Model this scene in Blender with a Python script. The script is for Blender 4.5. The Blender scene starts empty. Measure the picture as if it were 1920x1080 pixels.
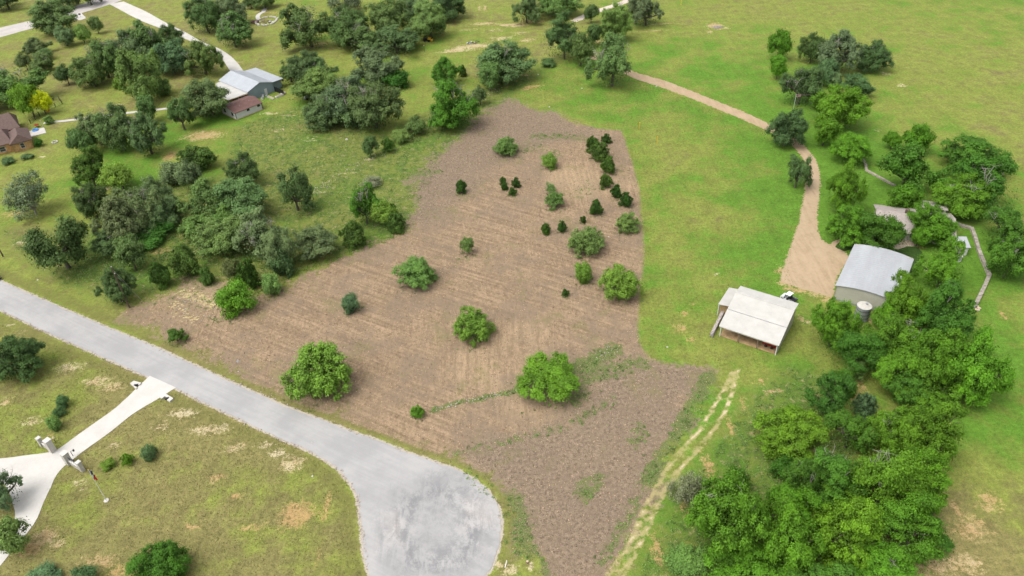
import bpy, bmesh, math, random
import numpy as np
from mathutils import Vector, Matrix

# ------------------------------------------------------------------ camera
CAM_H = 102.0
FPX = 1440.0
_down = np.array([1070.0 - 960, 2420.0 - 540, FPX]); _down /= np.linalg.norm(_down)
_up = -_down
_z = np.array([0, 0, 1.0]); _Y = _z - _z.dot(_up) * _up; _Y /= np.linalg.norm(_Y)
_X = np.cross(_Y, _up)
ROT = np.array([_X, _Y, _up])
scene = bpy.context.scene
col = scene.collection
cam_d = bpy.data.cameras.new('camera'); cam = bpy.data.objects.new('camera', cam_d); col.objects.link(cam)
cam_d.sensor_width = 36.0; cam_d.lens = 36.0 * FPX / 1920.0
cam_d.clip_start = 1.0; cam_d.clip_end = 9000.0
_m = Matrix.Identity(4)
for i in range(3):
    _m[i][0] = ROT[i][0]; _m[i][1] = -ROT[i][1]; _m[i][2] = -ROT[i][2]
_m[2][3] = CAM_H
cam.matrix_world = _m
scene.camera = cam

# ------------------------------------------------------------------ light
SUN_EL, SUN_AZ = math.radians(62), math.radians(-118)      # azimuth from +Y towards +X
w = bpy.data.worlds.new('World'); scene.world = w; w.use_nodes = True
wn = w.node_tree.nodes; wl = w.node_tree.links; wn.clear()
sky = wn.new('ShaderNodeTexSky'); sky.sky_type = 'NISHITA'; sky.sun_disc = False
sky.sun_elevation = SUN_EL; sky.sun_rotation = SUN_AZ
sky.air_density = 1.0; sky.dust_density = 4.0; sky.ozone_density = 1.0
bg = wn.new('ShaderNodeBackground'); bg.inputs['Strength'].default_value = 0.15
hs = wn.new('ShaderNodeHueSaturation'); hs.inputs['Saturation'].default_value = 0.22   # cloud cover: greyer sky
wo = wn.new('ShaderNodeOutputWorld')
wl.new(sky.outputs[0], hs.inputs['Color']); wl.new(hs.outputs[0], bg.inputs[0]); wl.new(bg.outputs[0], wo.inputs[0])
sun_d = bpy.data.lights.new('sun', 'SUN'); sun = bpy.data.objects.new('sun', sun_d); col.objects.link(sun)
sun_d.energy = 0.95; sun_d.angle = math.radians(45); sun_d.color = (1.0, 0.965, 0.9)
_sd = Vector((math.cos(SUN_EL) * math.sin(SUN_AZ), math.cos(SUN_EL) * math.cos(SUN_AZ), math.sin(SUN_EL)))
sun.rotation_euler = _sd.to_track_quat('Z', 'Y').to_euler(); sun.location = (0, 0, 200)
scene.view_settings.view_transform = 'Standard'; scene.view_settings.look = 'None'
scene.view_settings.gamma = 1.0; scene.view_settings.use_curve_mapping = False
scene.view_settings.exposure = 0.95

# ------------------------------------------------------------------ helpers
rng = np.random.default_rng(7)
def ray(x, y): return ROT @ np.array([x - 960.0, y - 540.0, FPX])
def gp(x, y, h=0.0):
    "photo position -> world point at height h above the ground"
    r = ray(x, y); t = (CAM_H - h) / (-r[2]); return np.array([r[0] * t, r[1] * t])
def gpa(pts): return np.array([gp(*p) for p in pts])
def depth_at(p, h=0.0): return float((ROT.T @ (np.array([p[0], p[1], h]) - np.array([0, 0, CAM_H])))[2])

def tag(o, label=None, cat=None, group=None, kind=None):
    if label: o['label'] = label
    if cat: o['category'] = cat
    if group: o['group'] = group
    if kind: o['kind'] = kind
    return o
def empty(name, loc, rz=0.0):
    o = bpy.data.objects.new(name, None); col.objects.link(o); o.location = loc; o.rotation_euler = (0, 0, rz)
    o.empty_display_size = 0.5
    return o
def link(name, me, mat=None, parent=None):
    o = bpy.data.objects.new(name, me); col.objects.link(o)
    if mat and not me.materials: me.materials.append(mat)
    if parent: o.parent = parent
    return o
class MB:
    "collects vertices and faces, builds ONE mesh"
    def __init__(s): s.v = []; s.f = []
    def add(s, v, f):
        n = len(s.v); s.v += [tuple(map(float, p)) for p in v]; s.f += [tuple(i + n for i in q) for q in f]; return s
    def box(s, c, d, rz=0.0, tilt=None):
        hx, hy, hz = d[0] / 2, d[1] / 2, d[2] / 2
        m = Matrix.Rotation(rz, 3, 'Z')
        if tilt is not None: m = m @ tilt
        vs = [m @ Vector((a * hx, b * hy, e * hz)) + Vector(c) for a in (-1, 1) for b in (-1, 1) for e in (-1, 1)]
        return s.add(vs, [(0, 1, 3, 2), (4, 6, 7, 5), (0, 4, 5, 1), (2, 3, 7, 6), (0, 2, 6, 4), (1, 5, 7, 3)])
    def tube(s, pts, rad, n=6, cap=True):
        pts = [Vector(p) for p in pts]; rings = []
        for i, p in enumerate(pts):
            d = (pts[min(i + 1, len(pts) - 1)] - pts[max(i - 1, 0)]).normalized()
            a = d.cross(Vector((0.31, 0.9, 0.17))).normalized(); b = d.cross(a)
            r = rad[i] if hasattr(rad, '__len__') else rad
            rings.append([p + (a * math.cos(2 * math.pi * k / n) + b * math.sin(2 * math.pi * k / n)) * r for k in range(n)])
        fs = []
        for i in range(len(pts) - 1):
            for k in range(n):
                fs.append((i * n + k, i * n + (k + 1) % n, (i + 1) * n + (k + 1) % n, (i + 1) * n + k))
        if cap: fs += [tuple(range(n))[::-1], tuple(range((len(pts) - 1) * n, len(pts) * n))]
        return s.add([p for r in rings for p in r], fs)
    def slab(s, poly, t):
        "polygon of 3-D points thickened by t along its normal (downwards)"
        P = [Vector(p) for p in poly]; n = (P[1] - P[0]).cross(P[2] - P[0]).normalized()
        if n.z < 0: n = -n
        k = len(P)
        f = [tuple(range(k)), tuple(range(2 * k - 1, k - 1, -1))] + [(i, i + k, (i + 1) % k + k, (i + 1) % k) for i in range(k)]
        return s.add(P + [p - n * t for p in P], f)
    def build(s, name, mat, parent=None, smooth=False):
        me = bpy.data.meshes.new(name); me.from_pydata(s.v, [], s.f); me.update()
        bm = bmesh.new(); bm.from_mesh(me); bmesh.ops.recalc_face_normals(bm, faces=bm.faces); bm.to_mesh(me); bm.free()
        if smooth: me.polygons.foreach_set('use_smooth', [True] * len(me.polygons))
        return link(name, me, mat, parent)

# ------------------------------------------------------------------ materials
class NT:
    def __init__(s, name):
        s.m = bpy.data.materials.new(name); s.m.use_nodes = True; s.t = s.m.node_tree; s.t.nodes.clear()
        s.out = s.t.nodes.new('ShaderNodeOutputMaterial')
    def n(s, typ, **kw):
        nd = s.t.nodes.new(typ)
        for k, v in kw.items(): setattr(nd, k, v)
        return nd
    def put(s, sock, v):
        if hasattr(v, 'links') or isinstance(v, bpy.types.NodeSocket): s.t.links.new(v, sock)
        else:
            if hasattr(sock.default_value, '__len__') and not hasattr(v, '__len__'): v = (v, v, v, 1)[:len(sock.default_value)]
            if hasattr(v, '__len__') and len(v) == 3 and len(sock.default_value) == 4: v = (*v, 1)
            sock.default_value = v
    def math(s, op, a, b=0.0, c=None, clamp=False):
        nd = s.n('ShaderNodeMath', operation=op, use_clamp=clamp); s.put(nd.inputs[0], a); s.put(nd.inputs[1], b)
        if c is not None: s.put(nd.inputs[2], c)
        return nd.outputs[0]
    def add(s, a, b): return s.math('ADD', a, b)
    def mul(s, a, b): return s.math('MULTIPLY', a, b)
    def ss(s, x, lo, hi, a=0.0, b=1.0):
        nd = s.n('ShaderNodeMapRange', interpolation_type='SMOOTHSTEP'); s.put(nd.inputs[0], x); s.put(nd.inputs[1], lo); s.put(nd.inputs[2], hi)
        s.put(nd.inputs[3], a); s.put(nd.inputs[4], b); return nd.outputs[0]
    def mix(s, f, a, b, mode='MIX'):
        nd = s.n('ShaderNodeMix', data_type='RGBA', blend_type=mode); s.put(nd.inputs[0], f); s.put(nd.inputs[6], a); s.put(nd.inputs[7], b); return nd.outputs[2]
    def pos(s): return s.n('ShaderNodeNewGeometry').outputs['Position']
    def obj(s): return s.n('ShaderNodeTexCoord').outputs['Object']
    def map(s, vec, sc=(1, 1, 1), rz=0.0, loc=(0, 0, 0)):
        nd = s.n('ShaderNodeMapping'); s.put(nd.inputs['Vector'], vec); nd.inputs['Scale'].default_value = sc
        nd.inputs['Rotation'].default_value = (0, 0, rz); nd.inputs['Location'].default_value = loc; return nd.outputs[0]
    def noise(s, vec, scale, detail=3.0, rough=0.55, dist=0.0, out=0):
        nd = s.n('ShaderNodeTexNoise'); s.put(nd.inputs['Vector'], vec); nd.inputs['Scale'].default_value = scale
        nd.inputs['Detail'].default_value = detail; nd.inputs['Roughness'].default_value = rough; nd.inputs['Distortion'].default_value = dist
        return nd.outputs[out]
    def attr(s, name, out='Fac'): return s.n('ShaderNodeAttribute', attribute_name=name).outputs[out]
    def bump(s, h, strength=0.5, dist=0.1):
        nd = s.n('ShaderNodeBump'); s.put(nd.inputs['Height'], h); nd.inputs['Strength'].default_value = strength; nd.inputs['Distance'].default_value = dist
        return nd.outputs[0]
    def bsdf(s, color, rough=0.9, metal=0.0, spec=0.3, normal=None):
        b = s.n('ShaderNodeBsdfPrincipled'); s.put(b.inputs['Base Color'], color); s.put(b.inputs['Roughness'], rough)
        b.inputs['Metallic'].default_value = metal; b.inputs['Specular IOR Level'].default_value = spec
        if normal is not None: s.put(b.inputs['Normal'], normal)
        return b.outputs[0]
    def done(s, sh): s.t.links.new(sh, s.out.inputs[0]); return s.m

def simple(name, c, rough=0.8, var=0.25, scale=1.5, metal=0.0, spec=0.3, bump=0.0, streak=None):
    t = NT(name); p = t.obj()
    if streak: p2 = t.map(p, streak)
    else: p2 = p
    a = t.noise(p2, scale, 4.0); b = t.noise(p, scale * 6, 3.0)
    v = t.add(t.mul(a, 0.7), t.mul(b, 0.3))
    f = t.ss(v, 0.25, 0.75, 1 - var, 1 + var)
    cc = t.mix(1.0, c, f, 'MULTIPLY')
    return t.done(t.bsdf(cc, rough, metal, spec, t.bump(b, bump, 0.03) if bump else None))

# ------------------------------------------------------------------ ground masks (world metres)
def poly_sdf(P, poly):
    "signed distance, positive inside"
    x, y = P[:, 0], P[:, 1]; d = np.full(len(P), 1e9); ins = np.zeros(len(P), bool); n = len(poly)
    for i in range(n):
        a, b = poly[i], poly[(i + 1) % n]; e = b - a; L = e @ e + 1e-9
        t = np.clip(((x - a[0]) * e[0] + (y - a[1]) * e[1]) / L, 0, 1)
        d = np.minimum(d, np.hypot(x - a[0] - t * e[0], y - a[1] - t * e[1]))
        c = (a[1] > y) != (b[1] > y)
        with np.errstate(divide='ignore', invalid='ignore'):
            xi = a[0] + (y - a[1]) * e[0] / (e[1] if e[1] != 0 else 1e-9)
        ins ^= c & (x < xi)
    return np.where(ins, d, -d)
def line_dist(P, line):
    x, y = P[:, 0], P[:, 1]; d = np.full(len(P), 1e9)
    for i in range(len(line) - 1):
        a, b = line[i], line[i + 1]; e = b - a; L = e @ e + 1e-9
        t = np.clip(((x - a[0]) * e[0] + (y - a[1]) * e[1]) / L, 0, 1)
        d = np.minimum(d, np.hypot(x - a[0] - t * e[0], y - a[1] - t * e[1]))
    return d

ROAD = gpa([(-160, 452), (-80, 490), (0, 527), (100, 571), (200, 614), (300, 655), (400, 702), (480, 738), (540, 765), (600, 787), (660, 810), (700, 823),
            (760, 848), (820, 868), (860, 883), (890, 900), (915, 922), (932, 948), (940, 975), (938, 1005), (931, 1035), (922, 1062), (905, 1085),
            (880, 1110), (840, 1136), (790, 1145), (740, 1130), (705, 1100), (690, 1070), (682, 1030), (678, 990), (674, 950), (668, 925), (655, 903),
            (635, 880), (610, 862), (580, 845), (540, 828), (480, 800), (420, 772), (350, 738), (330, 728), (270, 703), (200, 672), (100, 628), (20, 590),
            (0, 581), (-80, 545), (-160, 507)])
FIELD = gpa([(225, 590), (330, 646), (400, 684), (480, 724), (560, 764), (640, 790), (720, 822), (800, 852), (870, 876), (910, 900), (936, 930), (950, 965),
             (952, 1010), (962, 1040), (990, 1060), (985, 1100), (1135, 1100), (1160, 1058), (1195, 990), (1230, 915), (1262, 850), (1300, 790), (1335, 725),
             (1340, 697), (1310, 688), (1250, 681), (1218, 669), (1199, 645), (1197, 620), (1199, 560), (1206, 490), (1206, 440), (1200, 360), (1184, 300), (1166, 244),
             (1120, 241), (1050, 215), (985, 198), (955, 189), (925, 201), (875, 240), (840, 275), (805, 300), (775, 330), (765, 365), (778, 395), (752, 435), (700, 455),
             (640, 478), (590, 500), (540, 535), (500, 556), (440, 548), (395, 525), (350, 520), (325, 540), (290, 555), (245, 575)])
MULCH_A = gpa([(955, 187), (1050, 212), (1140, 243), (1085, 262), (1030, 272), (985, 280), (940, 310), (890, 345), (840, 385), (795, 425), (765, 420), (760, 330), (830, 270), (920, 198)])
MULCH_B = gpa([(1345, 690), (1240, 672), (1150, 668), (1100, 690), (1095, 745), (1010, 775), (930, 820), (880, 850), (890, 900), (950, 950), (970, 1100), (1140, 1100)])
RUT_L = gpa([(1374, 695), (1365, 715), (1340, 760), (1312, 806), (1285, 838), (1262, 862), (1235, 905), (1210, 950), (1185, 1010), (1160, 1052), (1130, 1090)])
RUT_R = gpa([(1386, 688), (1377, 725), (1360, 772), (1327, 822), (1280, 872), (1247, 922), (1230, 955), (1210, 1000), (1185, 1050), (1162, 1085)])
TRACK = np.vstack([RUT_L + np.array([-1.0, 0.1]), (RUT_R + np.array([1.1, -0.1]))[::-1]])
LANE = gpa([(1083, 102), (1125, 114), (1188, 146), (1250, 166), (1320, 193), (1400, 226), (1447, 248), (1470, 258), (1490, 275), (1508, 298), (1515, 320), (1513, 340), (1510, 365),
            (1505, 390), (1500, 420), (1492, 440), (1484, 465), (1475, 490), (1466, 515), (1464, 527), (1490, 537), (1520, 545), (1560, 556), (1563, 530), (1575, 505), (1590, 487),
            (1580, 470), (1555, 460), (1537, 448), (1531, 430), (1530, 400), (1534, 370), (1536, 340), (1534, 320), (1527, 298), (1513, 280), (1495, 263), (1480, 255), (1455, 239),
            (1400, 213), (1320, 181), (1250, 153), (1190, 136), (1125, 105), (1088, 95)])
# bare patches: photo position, half sizes in metres, 0 = orange soil / 1 = pale limestone, strength
SOIL = [(555, 965, 3.1, 3.1, 0.0, 1.0), (615, 950, .9, 4.8, .0, .5), (600, 1045, .8, 3.2, .0, .55), (655, 975, .5, 1.5, .2, .3), (545, 870, 2.8, 2.6, .5, .6), (520, 850, 2.4, 1.5, .7, .55), (500, 835, 2.6, 1.4, .7, .5), (395, 805, 5, 1.6, .6, .5), (345, 775, 4, 1.6, .7, .55), (300, 800, 3.2, 1.5, .6, .4),
        (130, 690, 4, 2, .6, .5), (180, 715, 4, 2.2, .5, .5), (210, 725, 4, 1.6, .4, .45), (60, 790, 3, 1.6, .6, .4), (10, 755, 2, 2, .4, .4), (150, 905, 2.0, 1.0, .6, .6), (160, 915, 1.0, .9, .7, .7),
        (85, 1005, 2.6, 2.2, .35, .75), (55, 1030, 2.8, 1.5, .2, .75), (110, 1020, 2.0, 1.0, .5, .6), (190, 1050, 4, 1.4, .3, .55), (225, 1070, 3.4, 1.2, .1, .65), (215, 835, 1.8, 1.2, .6, .5), (405, 895, 2.4, 1.4, .3, .5), (440, 840, 3, 1.5, .5, .5),
        (440, 930, 2.4, 1.0, .2, .35), (360, 985, 3.0, 1.2, .2, .3), (470, 990, 2.6, 1.4, .15, .3), (95, 815, 1.4, 1.0, .1, .5), (18, 610, 1.6, .8, 1, .6), (38, 622, 1.4, .7, 1, .8),
        (380, 255, 8, 4.5, .3, .75), (318, 293, 2.6, 3.2, .15, .9), (78, 295, 1.6, 1.2, .9, .8), (172, 198, 3, 1.4, .2, .6), (225, 197, 7, 1.4, .3, .5), (195, 355, 2.5, 2, .6, .7), (140, 380, 1.0, 1.0, .5, .5), (440, 118, 6, 2.5, .4, .35),
        (505, 212, 5, 1.5, .6, .5), (545, 215, 5, 1.3, .4, .5), (580, 262, 4, 2, .6, .4), (520, 245, 7, 2, .5, .35), (600, 360, 4.5, .9, .6, .3), (650, 325, 6, .7, .6, .1), (690, 300, 5, .8, .6, .15),
        (600, 82, 6, 1.8, .2, .6), (655, 89, 6, 1.5, .4, .5), (745, 115, 2.5, .6, .5, .7), (770, 116, 3, .4, .5, .5), (905, 44, 6, 2.0, .4, .9), (880, 56, 5, 1.6, .4, .8), (950, 46, 7, 2.0, .4, .7), (930, 57, 6, 2.0, .5, .5), (890, 86, 9, 3.2, .5, .75), (850, 97, 10, 1.6, .5, .55), (860, 92, 6, 1.4, .6, .5),
        (505, 22, 7, 1.2, .2, .8), (530, 26, 6, 1.6, .15, .8), (525, 8, 8, .7, .3, .6), (490, 20, 5, 1.2, .3, .6), (900, 15, 1.2, 7, .4, .5), (910, 15, 1.0, 7, .4, .5), (970, 48, 5, 2.0, .5, .8), (1000, 40, 8, 4, .2, .4), (975, 62, 5, 2, .5, .45), (940, 72, 8, 3, .5, .4), (990, 75, 6, 3, .4, .4),
        (1002, 162, 4.6, 1.5, .05, .75), (985, 168, 2.5, .9, .1, .6), (1150, 160, 2.5, .8, .1, .5), (1160, 172, 1.6, .7, .2, .5), (985, 142, 4, 1.2, .3, .5), (1125, 78, 3, 3, .3, .6), (1340, 48, 4.2, 3.6, .35, .9), (1355, 53, 5.5, 1.6, .4, .7), (1330, 60, 1.5, 2.5, .4, .7), (1384, 63, 2.5, 1.2, .4, .6),
        (1225, 57, 12, 1.5, .3, .4), (1240, 45, 10, 1.5, .3, .35), (1660, 138, 2.6, 2.0, .8, .5), (1690, 160, 2.5, 2.4, .7, .35), (1648, 245, 1.6, 1.6, .6, .4), (1460, 184, 3, .7, .2, .6),
        (1285, 588, 1.6, 1.2, 0, .45), (1275, 615, 2.4, 2.2, .15, .35), (1295, 635, 1.4, 1.2, .05, .5), (1300, 570, 1.4, 1.2, .05, .35), (1342, 515, 1.2, .7, .9, .6), (1500, 595, 1.3, 1.0, .3, .8), (1512, 605, 1.6, .8, .4, .6), (1478, 540, 1.6, 1.4, .3, .8), (1487, 528, 1.5, 1.2, .3, .7),
        (1880, 590, 1.0, 2.6, .1, .5), (1765, 765, 2.0, 2.0, 0, .7), (1785, 800, 1.0, 2.6, .1, .4), (1610, 720, 1.5, 3.0, .2, .7), (1600, 745, 1.2, 1.8, .2, .6), (1855, 940, 3.6, 3.6, .2, .15), (1820, 990, 5.5, 3.8, .25, .15), (1750, 1055, 4.5, 3.0, .4, .4), (1810, 1060, 5, 3.5, .4, .2), (1790, 950, 1.6, 3.0, .3, .25),
        (1560, 1080, 2, 1, .2, .5), (1330, 880, 1.2, 5.0, .1, .75), (1285, 950, 1.0, 4.5, .1, .7), (1230, 1030, 1.0, 4.0, .05, .8), (1370, 800, 1.1, 3.6, .1, .5), (1425, 715, 2.5, 1.2, .1, .35), (1395, 755, 1.0, 3.0, .1, .45), (1450, 735, 3, 1.2, .3, .35),
        (1472, 530, 2.2, 1.6, .3, .7), (1500, 545, 2.8, 1.4, .3, .7), (1530, 552, 2.6, 1.3, .3, .65), (1463, 508, 1.3, 2.4, .3, .6), (1552, 560, 2.2, 1.4, .3, .7), (1484, 540, 1.5, 2.2, .3, .55), (1478, 480, 1.0, 2.4, .3, .45),
        (945, 1063, 1.6, .7, .6, .9), (955, 1072, 1.3, .9, .6, .9), (935, 1055, 1.0, .8, .6, .9), (992, 1062, .8, .9, .8, .9), (415, 470, 2, 1.5, .2, .5), (360, 475, 2, .8, .9, .7), (385, 465, 1.6, .6, .9, .7), (350, 440, 5, 2.5, .1, .3), (40, 455, 3, 1.2, .8, .4),
        (30, 400, 6, 3, .2, .3), (300, 470, 4, 3, .15, .35), (455, 325, 5, 2, .3, .3), (1665, 475, 2.5, 1.0, .3, .8), (1695, 460, 1.6, 1.2, .3, .9), (1725, 465, 1.8, .9, .2, .8), (1640, 490, 1.3, 2, .05, .6), (1610, 610, 1.2, 1.0, .4, .8), (1632, 600, .6, 2.0, .4, .9), (1600, 568, 2.2, .8, .7, .9), (1740, 505, 1.5, .8, .8, .8)]
# grass tone: -1 olive, 0 yellow green, 1 vivid green; photo position, radius m, value
LUSH = [(150, 990, 25, -.45), (300, 900, 22, -.55), (480, 1000, 20, -.6), (60, 740, 18, -.25), (220, 700, 20, -.6), (380, 830, 16, -.7), (640, 1040, 7, .05), (660, 900, 6, .1), (60, 640, 18, -.25), (160, 960, 7, .35), (105, 900, 5, .6), (20, 690, 9, .25), (95, 740, 10, .25), (230, 860, 10, -.1), (480, 930, 9, .1),
        (170, 600, 16, .0), (60, 540, 12, -.2), (130, 520, 14, .55), (50, 480, 12, .2), (90, 420, 20, .0), (40, 440, 12, -.4), (240, 540, 10, .7), (240, 325, 16, .7), (350, 290, 12, .2), (80, 320, 25, -.1), (60, 380, 14, .5), (30, 90, 40, -.25), (60, 60, 40, -.1), (170, 90, 40, -.45), (230, 40, 35, -.55), (330, 30, 30, -.2), (390, 220, 18, .4), (270, 260, 18, .35),
        (140, 190, 25, -.15), (330, 175, 20, -.5), (470, 95, 25, -.3), (450, 270, 20, .1), (560, 290, 20, .05), (600, 250, 16, .45), (470, 350, 16, -.1), (560, 380, 18, .0), (640, 330, 14, .25), (740, 300, 12, .5), (690, 240, 14, .1), (620, 400, 10, .2), (800, 290, 6, .35), (850, 245, 9, .55), (700, 430, 6, .8), (560, 90, 25, .0), (660, 100, 20, .15), (780, 130, 22, .35), (770, 180, 16, -.1), (860, 60, 30, -.2), (900, 30, 30, -.15), (830, 90, 20, .3), (600, 50, 25, .0),
        (950, 100, 22, -.35), (1000, 60, 20, -.4), (1080, 140, 20, .45), (1130, 190, 22, .6), (1010, 180, 18, .05), (1200, 230, 20, .25), (1270, 250, 22, -.05), (1250, 130, 25, .3), (1330, 120, 30, .55), (1380, 190, 22, .35), (1260, 60, 35, .1), (1420, 40, 45, -.15), (1300, 330, 20, -.1), (1260, 420, 16, -.05), (1330, 450, 18, .2), (1420, 330, 12, .9), (1450, 390, 10, .95), (1400, 300, 10, .6), (1240, 560, 12, .15), (1300, 540, 14, .15), (1230, 650, 8, .25), (1350, 660, 8, -.15), (1430, 520, 8, .45), (1430, 450, 10, .6), (1300, 270, 14, .1), (1230, 350, 9, .3),
        (1500, 120, 20, .5), (1480, 200, 16, .85), (1560, 280, 16, .9), (1660, 330, 16, .55), (1600, 200, 12, .5), (1700, 220, 20, .15), (1750, 150, 40, -.05), (1850, 60, 50, .1), (1650, 60, 40, -.15), (1880, 180, 40, -.2), (1560, 350, 14, .9), (1820, 480, 8, .8), (1800, 560, 7, .8), (1870, 560, 8, .3), (1900, 720, 8, .75), (1860, 800, 8, .65), (1900, 640, 6, .35), (1830, 880, 8, .15), (1890, 960, 8, -.5), (1900, 1050, 8, -1.0), (1790, 1040, 9, -1.3), (1840, 960, 7, -1.2),
        (1510, 640, 8, .45), (1470, 700, 7, .05), (1500, 760, 8, .3), (1400, 850, 7, .35), (1340, 960, 6, .3), (1270, 1040, 6, .4), (1550, 680, 7, .3), (1640, 540, 8, .2), (1640, 440, 8, 1.1), (1700, 470, 8, 1.1), (1590, 470, 5, 1.1), (1340, 770, 4, .6), (1380, 780, 5, .0)]
# weedy strips inside the cleared lot: (polyline, half width m, strength)
WEED = [([(810, 770), (850, 757), (900, 747), (940, 740), (975, 730)], .8, .9), ([(1085, 690), (1115, 675), (1150, 655)], 2.4, 1.0), ([(1100, 710), (1160, 690), (1205, 680)], 2.5, .7), ([(1080, 750), (1095, 735)], 2, .7), ([(1330, 705), (1310, 745), (1285, 785), (1262, 830), (1240, 860), (1215, 905)], 1.7, 1.05), ([(1195, 930), (1185, 960), (1160, 1000), (1130, 1050)], 1.3, .6),
        ([(960, 935), (975, 980), (985, 1030), (1010, 1070)], 2.2, .8), ([(1120, 900), (1095, 925), (1100, 910)], 2.0, .7), ([(1205, 800), (1190, 830)], 2.0, .6), ([(860, 850), (960, 825), (1060, 800), (1150, 750)], 1.4, .5), ([(900, 905), (870, 880), (930, 930)], 1.2, .6), ([(1000, 255), (1060, 255), (1100, 262)], 2.5, .6), ([(970, 285), (1010, 275), (1045, 290)], 2.5, .5), ([(780, 330), (820, 320)], 3.0, .5), ([(1080, 370), (1105, 350)], 3.0, .4), ([(880, 480), (860, 490)], 1.6, .4), ([(420, 552), (500, 545)], 1.5, .5), ([(1130, 310), (1190, 320)], 1.5, .3), ([(300, 560), (380, 560), (410, 600)], 3.0, .35), ([(1150, 340), (1185, 390)], 1.2, .3)]
PALE = [([(345, 548), (400, 570)], 3.0, 1.0), ([(325, 570), (360, 600)], 3.0, .9), ([(410, 605), (400, 620)], 2.5, .6), ([(300, 585), (340, 600)], 3.0, .6), ([(600, 500), (570, 520)], 1.5, .6), ([(480, 550), (500, 570)], 1.5, .5)]

xs = np.concatenate([[-6000, -2500, -1200, -700, -450], np.arange(-330, -140, 2.6), np.arange(-140, 130, 1.2), np.arange(130, 300, 2.6), [420, 700, 1200, 2500, 6000]])
ys = np.concatenate([[-3000, -900, -300, -60, 20], np.arange(45, 190, 1.1), np.arange(190, 480, 2.4), [520, 600, 800, 1200, 2500, 7000]])
GX, GY = np.meshgrid(xs, ys); GP = np.stack([GX.ravel(), GY.ravel()], 1)
A = {}
A['field'] = np.clip(poly_sdf(GP, FIELD), -30, 30)
A['mulch'] = np.clip(np.maximum(poly_sdf(GP, MULCH_A), poly_sdf(GP, MULCH_B)), -20, 20)
soil = np.full(len(GP), -3.0); pale = np.zeros(len(GP)); wsum = np.full(len(GP), 1e-6)
for (x, y, rx, ry, pl, st) in SOIL:
    c = gp(x, y); q = np.hypot((GP[:, 0] - c[0]) / rx, (GP[:, 1] - c[1]) / ry)
    v = np.clip(1.15 - q, -1, 1) - (1 - st) * .55
    soil = np.maximum(soil, v); g_ = np.exp(-q * q * 1.2); pale += g_ * pl; wsum += g_
A['soil'] = np.clip(soil, -1, 1); A['pale'] = pale / wsum
num = np.zeros(len(GP)); den = np.full(len(GP), 0.02)
for (x, y, r, v) in LUSH:
    c = gp(x, y); wgt = np.exp(-((GP[:, 0] - c[0]) ** 2 + (GP[:, 1] - c[1]) ** 2) / (r * r * .8)); num += wgt * v; den += wgt
A['lush'] = num / den + .10 - .15 * np.clip((-8 - GP[:, 0]) / 12, 0, 1) * np.clip((128 - GP[:, 1] - .45 * (GP[:, 0] + 40)) / 20, 0, 1) + .16 * np.clip((GP[:, 0] - 12) / 25, 0, 1) * np.clip((150 - np.abs(GP[:, 1] - 150)) / 60, 0, 1)
wd = np.zeros(len(GP))
for ln, hw, st in WEED: wd = np.maximum(wd, np.clip(1.4 - line_dist(GP, gpa(ln)) / hw, 0, 1) * st)
A['weed'] = wd
pl = np.zeros(len(GP))
for ln, hw, st in PALE: pl = np.maximum(pl, np.clip(1.4 - line_dist(GP, gpa(ln)) / hw, 0, 1) * st)
A['chips'] = pl
rut = np.minimum(line_dist(GP, RUT_L), line_dist(GP, RUT_R)); A['rut'] = np.clip(1.0 - rut / .60, -1, 1)
A['road'] = np.clip(-poly_sdf(GP, ROAD), -3, 12)
A['lane'] = np.clip(-poly_sdf(GP, LANE), -3, 8)
# rough pasture (unmown): west of the cleared lot and the edge of the wood
ROUGH = gpa([(0, 430), (60, 500), (230, 570), (330, 540), (440, 548), (560, 510), (760, 430), (840, 280), (960, 180), (1050, 110), (900, 170), (720, 250), (560, 200), (440, 240), (420, 330), (300, 330), (180, 430)])
ROUGH2 = gpa([(1480, 690), (1420, 740), (1300, 900), (1180, 1100), (1500, 1100), (1620, 900), (1600, 720)])
A['rough'] = np.clip(.5 + np.maximum(poly_sdf(GP, ROUGH), poly_sdf(GP, ROUGH2)) / 5, 0, 1)
# mown edge on the east side is crisp, the west edge ragged
c_ = gp(1200, 450); A['ragged'] = np.clip(.5 + (c_[0] - 16 - GP[:, 0] + (GP[:, 1] - c_[1]) * .1) / 14, 0.08, 1); y_ = gp(1218, 672)[1]; A['ragged'] = np.maximum(A['ragged'], .55 * np.clip((y_ + 1 - GP[:, 1]) / 4, 0, 1))

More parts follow.
